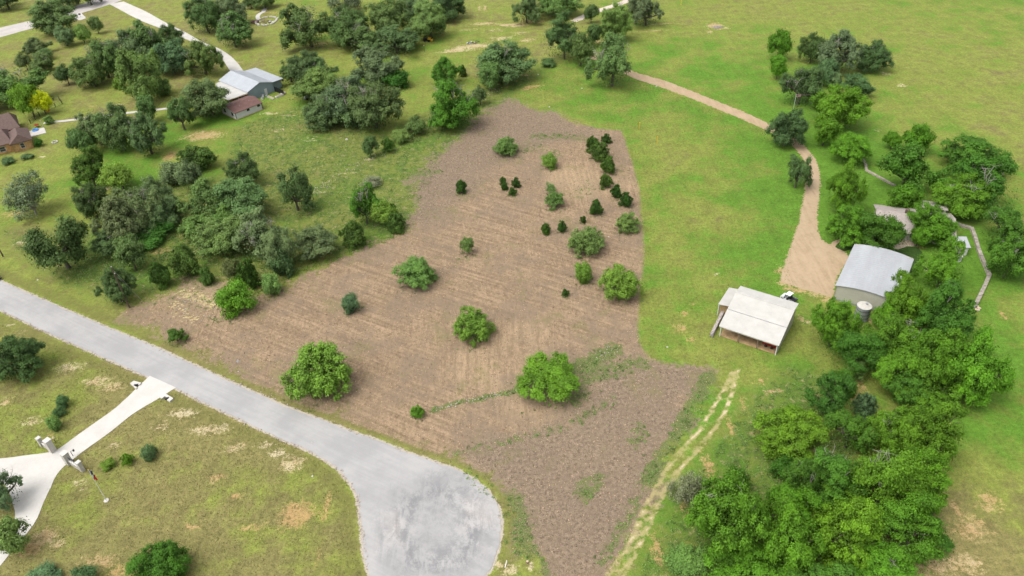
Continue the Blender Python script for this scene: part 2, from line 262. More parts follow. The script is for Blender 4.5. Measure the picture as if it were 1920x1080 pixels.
def make_ground_material():
    t = NT('ground_cover'); p = t.pos(); pf = t.map(p, (1, 1, 0))
    n1 = t.noise(pf, .016, 3); n2 = t.noise(pf, .075, 4, .6); n3 = t.noise(pf, .33, 4, .65); n4 = t.noise(pf, 1.5, 4, .7); n5 = t.noise(pf, 5.5, 2, .6)
    n2b = t.noise(t.map(pf, (1, 1, 1), 0, (37, 11, 0)), .11, 5, .65); n3b = t.noise(t.map(pf, (1, 1, 1), 0, (7, 91, 0)), .7, 5, .75)
    stA = t.noise(t.map(pf, (1, .30, 1), math.radians(62)), .95, 5, .72, 1.4)     # mower swaths
    stB = t.noise(t.map(pf, (1, .28, 1), math.radians(-48)), .95, 5, .72, 1.4)
    stC = t.noise(t.map(pf, (1, .22, 1), math.radians(14)), 1.2, 5, .7, 1.0)
    lush = t.add(t.attr('lush'), t.add(t.mul(t.add(n2, -.5), 2.0), t.mul(t.add(n2b, -.5), 2.0)))
    lush = t.add(lush, t.add(t.mul(t.add(n3, -.5), 1.5), t.mul(t.add(n1, -.5), 1.2)))
    g = t.mix(t.ss(lush, -.75, .1), (.172, .156, .056), (.168, .194, .040))
    g = t.mix(t.ss(lush, .0, .95), g, (.086, .176, .019))
    dry = t.add(t.mul(n3b, .55), t.add(t.mul(n2b, .35), t.mul(lush, -.10)))
    g = t.mix(t.ss(dry, .50, .66, 0, .55), g, (.270, .222, .092))
    # unmown pasture: mottled darker weeds
    rough = t.attr('rough')
    g = t.mix(t.mul(rough, t.ss(t.add(t.mul(n3, .5), t.mul(n4, .5)), .44, .58)), g, (.070, .098, .024))
    g = t.mix(t.mul(rough, t.ss(n3b, .53, .66)), g, (.240, .210, .095))
    val = t.add(t.ss(n4, .25, .75, .74, 1.22), t.ss(n5, .25, .75, -.20, .20))
    val = t.mul(val, t.ss(n3, .25, .75, .80, 1.18))
    gm = t.noise(t.map(pf, (1, .04, 1), math.radians(6)), .85, 3, .6, .2); val = t.mul(val, t.ss(gm, .3, .7, .955, 1.045))
    g = t.mix(1.0, g, val, 'MULTIPLY')
    # mown verge by the road a little darker and greener
    road = t.attr('road')
    vg = t.mul(t.ss(road, .6, 1.4), t.ss(road, 4.2, 2.4))
    g = t.mix(t.mul(vg, .55), g, t.mix(n4, (.095, .105, .026), (.165, .150, .05)))
    d0 = gp(60, 552); d1 = gp(540, 765); ra = math.atan2(d1[1] - d0[1], d1[0] - d0[0])
    mow = t.noise(t.map(t.map(pf, (1, 1, 1), -ra), (.045, 1, 1)), 1.15, 4, .65, .25)
    mow2 = t.noise(t.map(pf, (1, .05, 1), math.radians(2)), 1.3, 4, .65, .25)
    lines = t.mix(t.ss(n1, .47, .60), mow, mow2)
    # cleared lot: dry straw and mulched brush
    sw = t.mix(t.ss(n2, .42, .58), stA, stB); sw = t.mix(t.ss(n2b, .52, .64), sw, stC)
    st = t.add(t.mul(sw, .28), t.add(t.mul(n4, .22), t.add(t.mul(n5, .20), t.mul(lines, .30))))
    f = t.mix(t.ss(st, .395, .595), (.138, .097, .061), (.318, .228, .143))
    f = t.mix(t.ss(t.add(t.mul(n2, .6), t.mul(n3, .4)), .45, .58, 0, .75), f, t.mix(st, (.125, .095, .065), (.25, .185, .125)))
    f = t.mix(t.ss(n1, .52, .62, 0, .3), f, (.40, .295, .175))
    m = t.mix(t.ss(t.add(t.mul(n4, .5), t.mul(n5, .5)), .36, .62), (.082, .062, .042), (.262, .198, .142))
    m = t.mix(t.ss(n3, .42, .6, 0, .5), m, (.168, .125, .088))
    mk = t.ss(t.add(t.attr('mulch'), t.add(t.mul(t.add(n2b, -.5), 22.), t.add(t.mul(t.add(n3b, -.5), 12.), t.mul(t.add(n4, -.5), 6.)))), -4.5, 4.5, 0, .88)
    f = t.mix(mk, f, m)
    f = t.mix(t.ss(t.add(n2b, t.mul(n3, .35)), .74, .84, 0, .35), f, (.16, .150, .055))
    wk = t.add(t.attr('weed'), t.add(t.mul(t.add(n3b, -.5), 2.4), t.mul(t.add(n4, -.5), 1.1)))
    f = t.mix(t.ss(wk, .42, .72, 0, .9), f, t.mix(t.ss(n5, .35, .65), (.066, .092, .024), (.150, .172, .062)))
    ck = t.add(t.attr('chips'), t.add(t.mul(t.add(n3b, -.5), 1.6), t.mul(t.add(n4, -.5), 2.0)))
    f = t.mix(t.ss(ck, .85, 1.2, 0, .7), f, (.50, .42, .20))
    edge = t.mul(t.attr('ragged'), t.add(t.mul(t.add(n2b, -.5), 20.), t.add(t.mul(t.add(n3b, -.5), 15.), t.mul(t.add(n4, -.5), 8.))))
    edge = t.add(edge, t.mul(t.add(n4, -.5), .9))
    fk = t.ss(t.add(t.attr('field'), edge), t.add(-.45, t.mul(t.attr('ragged'), -1.2)), t.add(.55, t.mul(t.attr('ragged'), 1.2)))
    fk = t.mul(fk, t.ss(t.add(road, t.mul(t.add(n4, -.5), 1.2)), 1.2, 2.3))
    c = t.mix(fk, g, f)
    # two-wheel track
    rk = t.add(t.attr('rut'), t.add(t.mul(t.add(n3b, -.5), 1.7), t.mul(t.add(n4, -.5), .8)))
    c = t.mix(t.ss(rk, .05, .6, 0, .75), c, (.34, .29, .135))
    c = t.mix(t.ss(t.add(rk, t.mul(t.add(n2, -.5), 1.6)), .62, .95, 0, .85), c, (.48, .40, .26))
    # bare soil
    sk = t.add(t.attr('soil'), t.add(t.mul(t.add(n3b, -.5), 2.0), t.add(t.mul(t.add(n4, -.5), 1.7), t.add(t.mul(t.add(n5, -.5), .9), t.mul(t.add(n3, -.5), .9)))))
    sc = t.mix(t.ss(t.add(t.attr('pale'), t.mul(t.add(n3, -.5), .7)), .1, .8), (.36, .235, .105), (.46, .39, .25))
    sc = t.mix(1.0, sc, t.ss(t.add(t.mul(n4, .5), t.mul(n5, .5)), .3, .7, .75, 1.2), 'MULTIPLY')
    c = t.mix(t.ss(sk, .08, .72, 0, .86), c, sc)
    # loose gravel thrown off the road edge
    lane = t.attr('lane'); lk = t.add(t.ss(lane, 1.2, -.3), t.add(t.mul(t.add(n4, -.5), 1.4), t.mul(t.add(n3b, -.5), 2.2)))
    c = t.mix(t.ss(lk, .45, .85), c, t.mix(n5, (.27, .20, .11), (.42, .32, .20)))
    gk = t.add(t.ss(road, 1.1, -.1), t.add(t.mul(t.add(n4, -.5), 1.3), t.mul(t.add(n3b, -.5), .9)))
    c = t.mix(t.ss(gk, .45, .75), c, t.mix(n5, (.20, .165, .12), (.52, .47, .40)))
    h = t.add(t.mul(n4, .5), t.add(t.mul(n5, .5), t.mul(st, .12)))
    return t.done(t.bsdf(c, .95, 0, .15, t.bump(h, .7, .25)))
M_ground = make_ground_material()

nx, ny = len(xs), len(ys)
ii, jj = np.meshgrid(np.arange(nx - 1), np.arange(ny - 1)); a0 = (jj * nx + ii).ravel()
QUADS = np.stack([a0, a0 + 1, a0 + nx + 1, a0 + nx], 1)
CC = GP[QUADS].mean(1)
in_field = poly_sdf(CC, FIELD) > 0
in_track = (poly_sdf(CC, TRACK) > 0)
def ground_piece(name, sel):
    q = QUADS[sel]; used, inv = np.unique(q.ravel(), return_inverse=True)
    me = bpy.data.meshes.new(name); n = len(used); me.vertices.add(n)
    zz = np.zeros(n); co = np.column_stack([GP[used], zz]); me.vertices.foreach_set('co', co.ravel())
    k = len(q); me.loops.add(4 * k); me.polygons.add(k)
    me.loops.foreach_set('vertex_index', inv.astype(np.int32)); me.polygons.foreach_set('loop_start', np.arange(0, 4 * k, 4, dtype=np.int32))
    me.update(calc_edges=True)
    for nm, v in A.items():
        at = me.attributes.new(nm, 'FLOAT', 'POINT'); at.data.foreach_set('value', v[used].astype(np.float32))
    o = link(name, me, M_ground); tag(o, kind='structure'); return o
ground_piece('ground', ~in_field & ~in_track)
ground_piece('cleared_lot', in_field & ~in_track)
ground_piece('dirt_track', in_track)

# ------------------------------------------------------------------ paved sheets
def subdiv(poly, step=.8, jit=.12, seed=1, wob=0.0):
    r = np.random.default_rng(seed); out = []; n = len(poly)
    # Catmull-Rom for smooth sweep, then fine irregular edge
    for i in range(n):
        p0, p1, p2, p3 = poly[i - 1], poly[i], poly[(i + 1) % n], poly[(i + 2) % n]
        k = max(1, int(np.linalg.norm(p2 - p1) / step))
        d1 = p1 - p0; d2 = p2 - p1; d3 = p3 - p2
        ca = (d1 @ d2) / (np.linalg.norm(d1) * np.linalg.norm(d2) + 1e-9); cb = (d2 @ d3) / (np.linalg.norm(d3) * np.linalg.norm(d2) + 1e-9)
        smooth = ca > .75 and cb > .75
        for s in range(k):
            u = s / k
            if smooth: q = .5 * ((2 * p1) + (p2 - p0) * u + (2 * p0 - 5 * p1 + 4 * p2 - p3) * u * u + (3 * p1 - p0 - 3 * p2 + p3) * u ** 3)
            else: q = p1 + (p2 - p1) * u
            out.append(q + (r.normal(0, jit, 2) if jit else 0))
    out = np.array(out)
    if wob:
        ph = r.uniform(0, 6.28, (4, 2)); fr = np.array([.35, .8, 1.7, 3.1]); am = np.array([.5, .6, .45, .3]) * wob
        for k in range(4): out[:, 0] += am[k] * np.sin(fr[k] * out[:, 1] + .6 * fr[k] * out[:, 0] + ph[k, 0]); out[:, 1] += am[k] * np.sin(fr[k] * out[:, 0] - .5 * fr[k] * out[:, 1] + ph[k, 1])
    return out
def sheet(name, poly, z, mat, jit=.12, step=.8, thick=0.0, kind='structure', seed=1, wob=0.0):
    pts = subdiv(poly, step, jit, seed, wob)
    bm = bmesh.new(); vs = [bm.verts.new((p[0], p[1], z)) for p in pts]; f = bm.faces.new(vs)
    if f.normal.z == 0: bm.normal_update()
    f.normal_update()
    if f.normal.z < 0: f.normal_flip()
    if thick:
        r = bmesh.ops.extrude_edge_only(bm, edges=list(bm.edges))
        for e in r['geom']:
            if isinstance(e, bmesh.types.BMVert): e.co.z -= thick
    bmesh.ops.triangulate(bm, faces=[q for q in bm.faces if len(q.verts) > 4], ngon_method='EAR_CLIP')
    me = bpy.data.meshes.new(name); bm.to_mesh(me); bm.free()
    o = link(name, me, mat); tag(o, kind=kind); return o

def make_road_material():
    t = NT('chip_seal'); p = t.pos(); pf = t.map(p, (1, 1, 0))
    a = t.noise(pf, .09, 5, .65); b = t.noise(pf, .35, 5, .7); c = t.noise(pf, 3.5, 4, .7); d = t.noise(pf, 12, 2)
    d0 = gp(60, 552); d1 = gp(540, 765); ang = math.atan2(d1[1] - d0[1], d1[0] - d0[0])
    s = t.noise(t.map(t.map(pf, (1, 1, 1), -ang), (.06, 1, 1)), 1.2, 4, .6, .3)
    col_ = t.mix(t.ss(t.add(t.mul(a, .75), t.mul(s, .25)), .38, .62), (.262, .257, .252), (.338, .330, .320))
    col_ = t.mix(t.ss(t.add(t.mul(c, .6), t.mul(d, .4)), .3, .7, .0, .35), col_, (.29, .285, .285))
    # worn dark aggregate in the turning circle
    cc = gp(820, 985); px = t.n('ShaderNodeSeparateXYZ'); t.put(px.inputs[0], p)
    dx = t.math('DIVIDE', t.add(px.outputs[0], -cc[0]), 10.5); dy = t.math('DIVIDE', t.add(px.outputs[1], -cc[1]), 11.5)
    rr = t.math('SQRT', t.add(t.mul(dx, dx), t.mul(dy, dy)))
    wear = t.mul(t.ss(t.add(rr, t.mul(t.add(b, -.5), 1.2)), 1.15, .55), t.add(.45, t.mul(t.ss(rr, .2, .6), .55)))
    tr = t.noise(t.map(pf, (1, .45, 1), math.radians(35)), .34, 7, .78, 1.8)
    wk = t.mul(wear, t.ss(t.add(t.mul(b, .4), t.add(t.mul(tr, .45), t.mul(c, .15))), .44, .57))
    col_ = t.mix(t.mul(wk, .80), col_, (.145, .146, .150))
    col_ = t.mix(t.mul(t.ss(rr, 1.1, .6), t.ss(a, .5, .7, 0, .25)), col_, (.50, .43, .38))
    h = t.add(t.mul(c, .4), t.mul(d, .6))
    return t.done(t.bsdf(col_, .9, 0, .25, t.bump(h, .35, .05)))
M_road = make_road_material()
def conc(name, c, c2):
    t = NT(name); pf = t.map(t.pos(), (1, 1, 0)); a = t.noise(pf, .25, 5, .65); b = t.noise(pf, 2.5, 4, .7)
    k = t.mix(t.ss(t.add(t.mul(a, .65), t.mul(b, .35)), .35, .65), c2, c)
    return t.done(t.bsdf(k, .88, 0, .25, t.bump(b, .15, .02)))
M_conc = conc('pale_concrete', (.49, .47, .435), (.42, .40, .37))
M_conc2 = conc('far_concrete', (.47, .45, .415), (.40, .38, .35))
def gravel(name, c, c2, c3):
    t = NT(name); pf = t.map(t.pos(), (1, 1, 0)); a = t.noise(pf, .2, 5, .65); b = t.noise(pf, 1.3, 5, .7); d = t.noise(pf, 6, 2)
    s = t.noise(t.map(pf, (1, .15, 1), math.radians(-20)), .8, 4, .6, .8)
    k = t.mix(t.ss(t.add(t.mul(a, .35), t.add(t.mul(s, .35), t.mul(b, .3))), .36, .62), c2, c)
    k = t.mix(t.ss(t.add(t.mul(b, .5), t.mul(a, .5)), .56, .68, 0, .5), k, c3)
    return t.done(t.bsdf(k, .92, 0, .2, t.bump(t.add(b, t.mul(d, .6)), .4, .08)))
M_lane = gravel('tan_gravel', (.375, .282, .182), (.285, .208, .128), (.22, .165, .085))
sheet('road', ROAD, .045, M_road, .05, .3, wob=.10)
DRIVE = gpa([(281, 705), (330, 727), (298, 747), (250, 776), (207, 810), (150, 851), (138, 861), (120, 875), (105, 893), (95, 915), (82, 942), (70, 972), (57, 992), (42, 1011), (20, 1036), (0, 1062), (-45, 1105),
             (-45, 1045), (0, 1008), (12, 997), (25, 982), (29, 966), (26, 950), (18, 925), (5, 905), (-20, 893), (-70, 892), (-70, 860), (0, 860), (50, 854), (95, 848), (110, 842), (157, 808), (217, 765), (260, 725)])
sheet('driveway', DRIVE, .075, M_conc, .015, .8, .09)
FAR_ROAD = gpa([(-60, 68), (0, 52), (60, 38), (100, 26), (135, 14), (170, 2), (200, -8), (270, -30), (300, -26), (235, -2), (205, 9), (165, 21), (140, 29), (100, 41), (62, 53), (0, 70), (-60, 86)])
sheet('far_road', FAR_ROAD, .04, conc('worn_asphalt', (.42, .385, .36), (.34, .315, .295)), .15, 1.5)
FAR_DRIVE = gpa([(205, 8), (215, 13), (260, 37), (300, 53), (340, 70), (365, 81), (400, 100), (420, 115), (432, 134), (457, 134), (447, 120), (432, 105), (410, 91), (380, 79), (350, 62), (310, 42), (270, 20), (232, 3)])
sheet('far_driveway', FAR_DRIVE, .07, M_conc2, .03, 1.2)
def strip(line, w_):
    L = gpa(line); n = []
    for i in range(len(L)):
        d = L[min(i + 1, len(L) - 1)] - L[max(i - 1, 0)]; d /= np.linalg.norm(d); n.append(np.array([-d[1], d[0]]) * w_ / 2)
    n = np.array(n); return np.vstack([L + n, (L - n)[::-1]])
sheet('garden_path', strip([(82, 231), (145, 224), (200, 216), (245, 211), (310, 204), (345, 197), (400, 190)], 1.5), .05, M_conc2, .02, 1.0)
sheet('gravel_lane', LANE, .03, M_lane, .05, .3, wob=.08)
sheet('far_lane', strip([(1075, 40), (1095, 31), (1120, 21), (1150, 11), (1190, -3), (1230, -15)], 3.4), .03, conc('pale_gravel', (.52, .45, .38), (.44, .37, .30)), .15, 1.5)
sheet('curved_path', strip([(1607, 447), (1585, 449), (1566, 455), (1562, 464), (1569, 472), (1580, 477), (1592, 484)], 1.1), .034, M_lane, .05, .5)
sheet('patio', gpa([(1670, 464), (1692, 452), (1700, 432), (1714, 435), (1716, 450), (1722, 462), (1700, 462), (1684, 468)]), .04, conc('tan_paving', (.44, .36, .28), (.36, .29, .22)), .03, .5)
def lawn_mat():
    t = NT('irrigated_lawn'); pf = t.map(t.pos(), (1, 1, 0)); b = t.noise(pf, 1.5, 5, .7); d = t.noise(pf, 7, 2)
    k = t.mix(t.ss(t.add(t.mul(b, .6), t.mul(d, .4)), .3, .7), (.022, .050, .010), (.048, .092, .018))
    return t.done(t.bsdf(k, .95, 0, .15, t.bump(t.add(b, d), .6, .15)))
M_lawn = lawn_mat()
sheet('garden_lawn', gpa([(1566, 462), (1574, 455), (1590, 452), (1606, 458), (1600, 466), (1583, 471), (1572, 468)]), .02, M_lawn, .05, .5)
sheet('garden_lawn', gpa([(1678, 468), (1700, 461), (1722, 464), (1732, 478), (1726, 500), (1708, 512), (1690, 505)]), .02, M_lawn, .05, .5, seed=2)

# ------------------------------------------------------------------ buildings and things (before the trees)
M_white = simple('white_metal', (.40, .388, .36), .55, .10, .6, 0, .4)
M_whitewall = simple('white_siding', (.50, .49, .475), .7, .1, .8)
M_galv = simple('galvanised_roof', (.325, .335, .35), .5, .14, .35, .0, .5, streak=(1, .2, 1))
M_blueroof = simple('blue_white_roof', (.36, .38, .405), .5, .08, .4, 0, .5)
M_blue = simple('blue_grey_siding', (.215, .265, .285), .6, .1, .5)
M_cream = simple('cream_siding', (.40, .385, .32), .65, .1, .5)
M_brownroof = simple('brown_shingle', (.115, .076, .066), .9, .25, 2.0, bump=.3)
M_redroof = simple('red_brown_metal_roof', (.120, .062, .052), .7, .2, 1.0)
M_tanroof = simple('tan_shingle', (.30, .262, .235), .9, .18, 2.0, bump=.3)
M_dark = simple('dark_opening', (.018, .018, .02), .6, .2, 2)
M_glass = simple('window_glass', (.03, .038, .045), .12, .1, 2, 0, .6)
M_wood = simple('weathered_wood', (.16, .12, .085), .9, .3, 2.0)
M_plank = simple('tan_boards', (.33, .235, .12), .9, .25, 1.2, streak=(3, 3, .3))
M_post = simple('utility_wood', (.085, .058, .042), .9, .3, 2.0)
M_lime = simple('limestone', (.42, .398, .355), .9, .15, 2.5, bump=.4)
M_stone = simple('field_stone', (.33, .285, .235), .95, .35, 2.0, bump=.5)
M_sand = simple('orange_sandstone', (.46, .27, .105), .95, .35, 1.6, bump=.5)
M_steel = simple('grey_steel', (.30, .31, .32), .45, .15, 2.0, .4)
M_black = simple('black_paint', (.015, .015, .017), .45, .2, 2)
M_red = simple('red_paint', (.22, .014, .010), .6, .15, 2)
M_yellow = simple('yellow_paint', (.62, .36, .03), .5, .15, 2)
M_orange = simple('orange_plastic', (.60, .16, .02), .6, .15, 2)
M_bluep = simple('blue_plastic', (.06, .20, .48), .6, .15, 2)
M_carwhite = simple('white_car_paint', (.62, .63, .64), .25, .04, 1, 0, .6)
M_rubber = simple('tyre_rubber', (.02, .02, .02), .9, .2, 4)
M_hay = simple('straw_floor', (.30, .205, .105), .95, .35, 1.0, bump=.4)
M_log = simple('grey_log', (.34, .30, .28), .95, .45, 3.0, bump=.4)
M_pole = simple('white_pole', (.55, .55, .54), .4, .05, 2, 0, .5)
M_flagblue = simple('flag_blue', (.02, .035, .12), .85, .1, 3)
M_flagred = simple('flag_red', (.45, .02, .025), .85, .1, 3)
M_flagfade = simple('faded_flag_red', (.46, .24, .24), .85, .1, 3)
M_flagwhite = simple('flag_white', (.62, .58, .57), .85, .08, 3)
M_cap = simple('pale_stone_cap', (.46, .445, .41), .85, .08, 2)
M_fascia = simple('tan_fascia', (.42, .33, .22), .8, .1, 2)

class Frame:
    "local frame on the ground: u along the front, v to the back, z up"
    def __init__(s, o, ang): s.o = np.array(o); s.a = ang; s.u = np.array([math.cos(ang), math.sin(ang)]); s.v = np.array([-s.u[1], s.u[0]])
def roof_ribs(mb, p00, p10, p11, p01, n, h=.04, w_=.05):
    "standing seams running from edge p00-p10 to p01-p11"
    p00, p10, p11, p01 = map(Vector, (p00, p10, p11, p01))
    nn = (p10 - p00).cross(p01 - p00).normalized()
    if nn.z < 0: nn = -nn
    e = (p10 - p00).normalized() * w_ / 2
    for i in range(n + 1):
        k = min(max(i / n, .004), .996); a = p00.lerp(p10, k); b = p01.lerp(p11, k)
        v = [a - e, a + e, b + e, b - e]; v = [q + nn * .002 for q in v] + [q + nn * h for q in v]
        mb.add(v, [(0, 1, 2, 3), (4, 7, 6, 5), (0, 4, 5, 1), (1, 5, 6, 2), (2, 6, 7, 3), (3, 7, 4, 0)])
def wall_quad(mb, a, b, za0, za1, zb1, t=.12):
    "upright wall between ground points a and b (top heights za1, zb1)"
    a = Vector((a[0], a[1], 0)); b = Vector((b[0], b[1], 0)); d = (b - a).normalized(); n = Vector((-d.y, d.x, 0)) * t
    v = [a + Vector((0, 0, za0)), b + Vector((0, 0, za0)), b + Vector((0, 0, zb1)), a + Vector((0, 0, za1))]
    v += [q + n for q in v]
    mb.add(v, [(0, 1, 2, 3), (7, 6, 5, 4), (0, 4, 5, 1), (1, 5, 6, 2), (2, 6, 7, 3), (3, 7, 4, 0)])

def window(parent, c, w_, h, nrm, name='window', mat=None):
    "window in a wall facing nrm ('u-','v-','u+','v+') with frame and pane"
    mb = MB(); mp = MB(); ax = 0 if nrm[0] == 'v' else 1
    def bx(m, du, dz, su, sz, th, off):
        s = -1 if nrm[1] == '-' else 1
        p = [c[0], c[1], c[2] + dz]; p[ax] += du; p[1 - ax] += s * off
        d = [0, 0, sz]; d[ax] = su; d[1 - ax] = th; m.box(p, d)
    bx(mb, 0, h / 2 + .04, w_ + .16, .08, .10, .03); bx(mb, 0, -h / 2 - .04, w_ + .2, .08, .14, .05)
    bx(mb, -w_ / 2 - .04, 0, .08, h, .10, .03); bx(mb, w_ / 2 + .04, 0, .08, h, .10, .03); bx(mb, 0, 0, w_, .05, .08, .03)
    bx(mp, 0, 0, w_, h, .04, .012)
    f = mb.build(name, mat or M_whitewall, parent); mp.build('pane', M_glass, f); return f

# --- open-front white barn
def white_barn():
    o = gp(1348.2, 630.4); b = gp(1454.5, 666.1); ang = math.atan2(b[1] - o[1], b[0] - o[0]); L = float(np.linalg.norm(b - o)); D = 10.9
    r = empty('open_barn', (o[0], o[1], 0), ang); tag(r, 'white metal roofed barn with open front and straw floor', 'barn')
    e, rz, rv, bz = 2.75, 5.35, 8.4, 5.0
    m = MB(); F0 = [(-.25, -.3, e), (L + .25, -.3, e), (L + .25, rv, rz), (-.25, rv, rz)]; m.slab(F0, .07)
    rf = m.build('roof', M_white, r)
    m = MB(); B0 = [(-.25, rv + .01, rz), (L + .25, rv + .01, rz), (L + .25, D + .3, bz), (-.25, D + .3, bz)]; m.slab(B0, .07); m.build('back_roof_slope', M_white, r)
    m = MB(); roof_ribs(m, *F0, 36, .014, .03); m.build('roof_seam', M_white, rf)
    m = MB(); m.box((L / 2, rv * .47, e + (rz - e) * .495 + .075), (L + .5, .06, .03), 0); m.build('roof_joint', M_steel, rf)
    m = MB(); m.slab([(-.27, rv - .2, rz + .015), (L + .27, rv - .2, rz + .015), (L + .27, rv, rz + .07), (-.27, rv, rz + .07)], .03); m.slab([(-.27, rv, rz + .07), (L + .27, rv, rz + .07), (L + .27, rv + .22, rz + .01), (-.27, rv + .22, rz + .01)], .03); m.build('ridge_cap', M_white, rf)
    m = MB(); wall_quad(m, (L, 0), (L, rv), 0, e - .12, rz - .1); wall_quad(m, (L, rv), (L, D), 0, rz - .1, bz - .1); m.build('side_wall', M_cream, r)
    m = MB(); wall_quad(m, (L, D), (0, D), 0, bz - .12, bz - .12); m.build('back_wall', M_wood, r)
    m = MB(); wall_quad(m, (0, D), (0, rv), 0, bz - .12, rz - .1); wall_quad(m, (0, rv), (0, 4.6), 0, rz - .1, 4.0); m.build('side_wall', M_plank, r)
    for k in range(4):
        x = .1 + (L - .2) * k / 3; MB().box((x, .05, (e - .1) / 2), (.16, .16, e - .1)).build('post', M_whitewall if k in (0, 3) else M_wood, r)
    MB().box((L / 2, -.2, e - .14), (L + .2, .07, .26)).build('fascia_beam', M_cream, r)
    for k in range(1, 6): MB().box((L / 2, rv * k / 6, e + (rz - e) * k / 6 - .22), (L - .1, .1, .16)).build('purlin', M_wood, r)
    m = MB(); m.slab([(.05, .15, .06), (L - .15, .15, .06), (L - .15, D - .2, .06), (.05, D - .2, .06)], .055); m.build('straw_floor', M_hay, r)
    # lower side bay
    u0, u1, v0, v1, z0, z1 = -2.75, -.3, 5.9, 12.2, 2.95, 3.1
    m = MB(); Q = [(u0, v0, z0), (u1, v0, z1 + .2), (u1, v1, z1 + .2), (u0, v1, z0)]; m.slab(Q, .07); sf = m.build('side_bay_roof', M_white, r)
    m = MB(); roof_ribs(m, (u0, v0, z0), (u0, v1, z0), (u1, v1, z1 + .2), (u1, v0, z1 + .2), 18, .03, .04); m.build('roof_seam', M_white, sf)
    m = MB(); wall_quad(m, (u0 + .1, v0 + .9), (u1, v0 + .9), 0, z0 - .1, z1 + .1); m.build('side_bay_wall', M_plank, r)
    m = MB(); wall_quad(m, (u0 + .1, v1 - .1), (u0 + .1, v0 + .9), 0, z0 - .1, z0 - .1); m.build('side_bay_wall', M_cream, r)
    MB().box((u0 + .15, v0 + .15, z0 / 2 - .05), (.14, .14, z0 - .1)).build('post', M_whitewall, r)
    # things inside and beside
    q = np.array(o) + np.array([math.cos(ang), math.sin(ang)]) * (L - 1.8) + np.array([-math.sin(ang), math.cos(ang)]) * 2.0
    t = empty('trailer', (q[0], q[1], .06), ang); tag(t, 'red flat trailer parked under the open barn front', 'trailer')
    MB().box((0, 0, .62), (2.6, 1.3, .12)).build('deck', M_red, t); m = MB(); m.box((0, -.62, .95), (2.6, .05, .5)); m.build('side_panel', M_red, t); m = MB(); m.box((0, .62, .95), (2.6, .05, .5)); m.build('side_panel', M_red, t)
    for sx in (-.6, .6):
        for sy in (-.72, .72):
            MB().tube([(sx, sy - .09, .3), (sx, sy + .09, .3)], .3, 14).build('wheel', M_rubber, t)
    rr = random.Random(4); a = gp(1357, 584); b2 = gp(1333, 633)
    w_ = empty('log_stack', (a[0], a[1], 0)); tag(w_, 'long row of stacked grey firewood beside white barn', 'firewood')
    m = MB(); d = b2 - a; Ln = float(np.linalg.norm(d)); d /= Ln; n = np.array([-d[1], d[0]])
    for k in range(int(Ln / .17)):
        for lv in range(6):
            if rr.random() < .06: continue
            s = k * .17 + rr.uniform(-.03, .03) + (lv % 2) * .08; c = d * s; ln = .27 + rr.uniform(-.06, .08); z = .1 + lv * .15
            m.tube([(c[0] - n[0] * ln, c[1] - n[1] * ln, z), (c[0] + n[0] * ln, c[1] + n[1] * ln, z + rr.uniform(-.02, .02))], .075 + rr.uniform(-.015, .02), 5)
    lo = m.build('logs', M_log, w_); lo['kind'] = 'stuff'
    for s in (0, Ln):
        c = d * s
        for e2 in (-.25, .25): MB().tube([(c[0] + n[0] * e2, c[1] + n[1] * e2, 0), (c[0] + n[0] * e2, c[1] + n[1] * e2, 1.15)], .04, 6).build('rack_post', M_steel, w_)
white_barn()

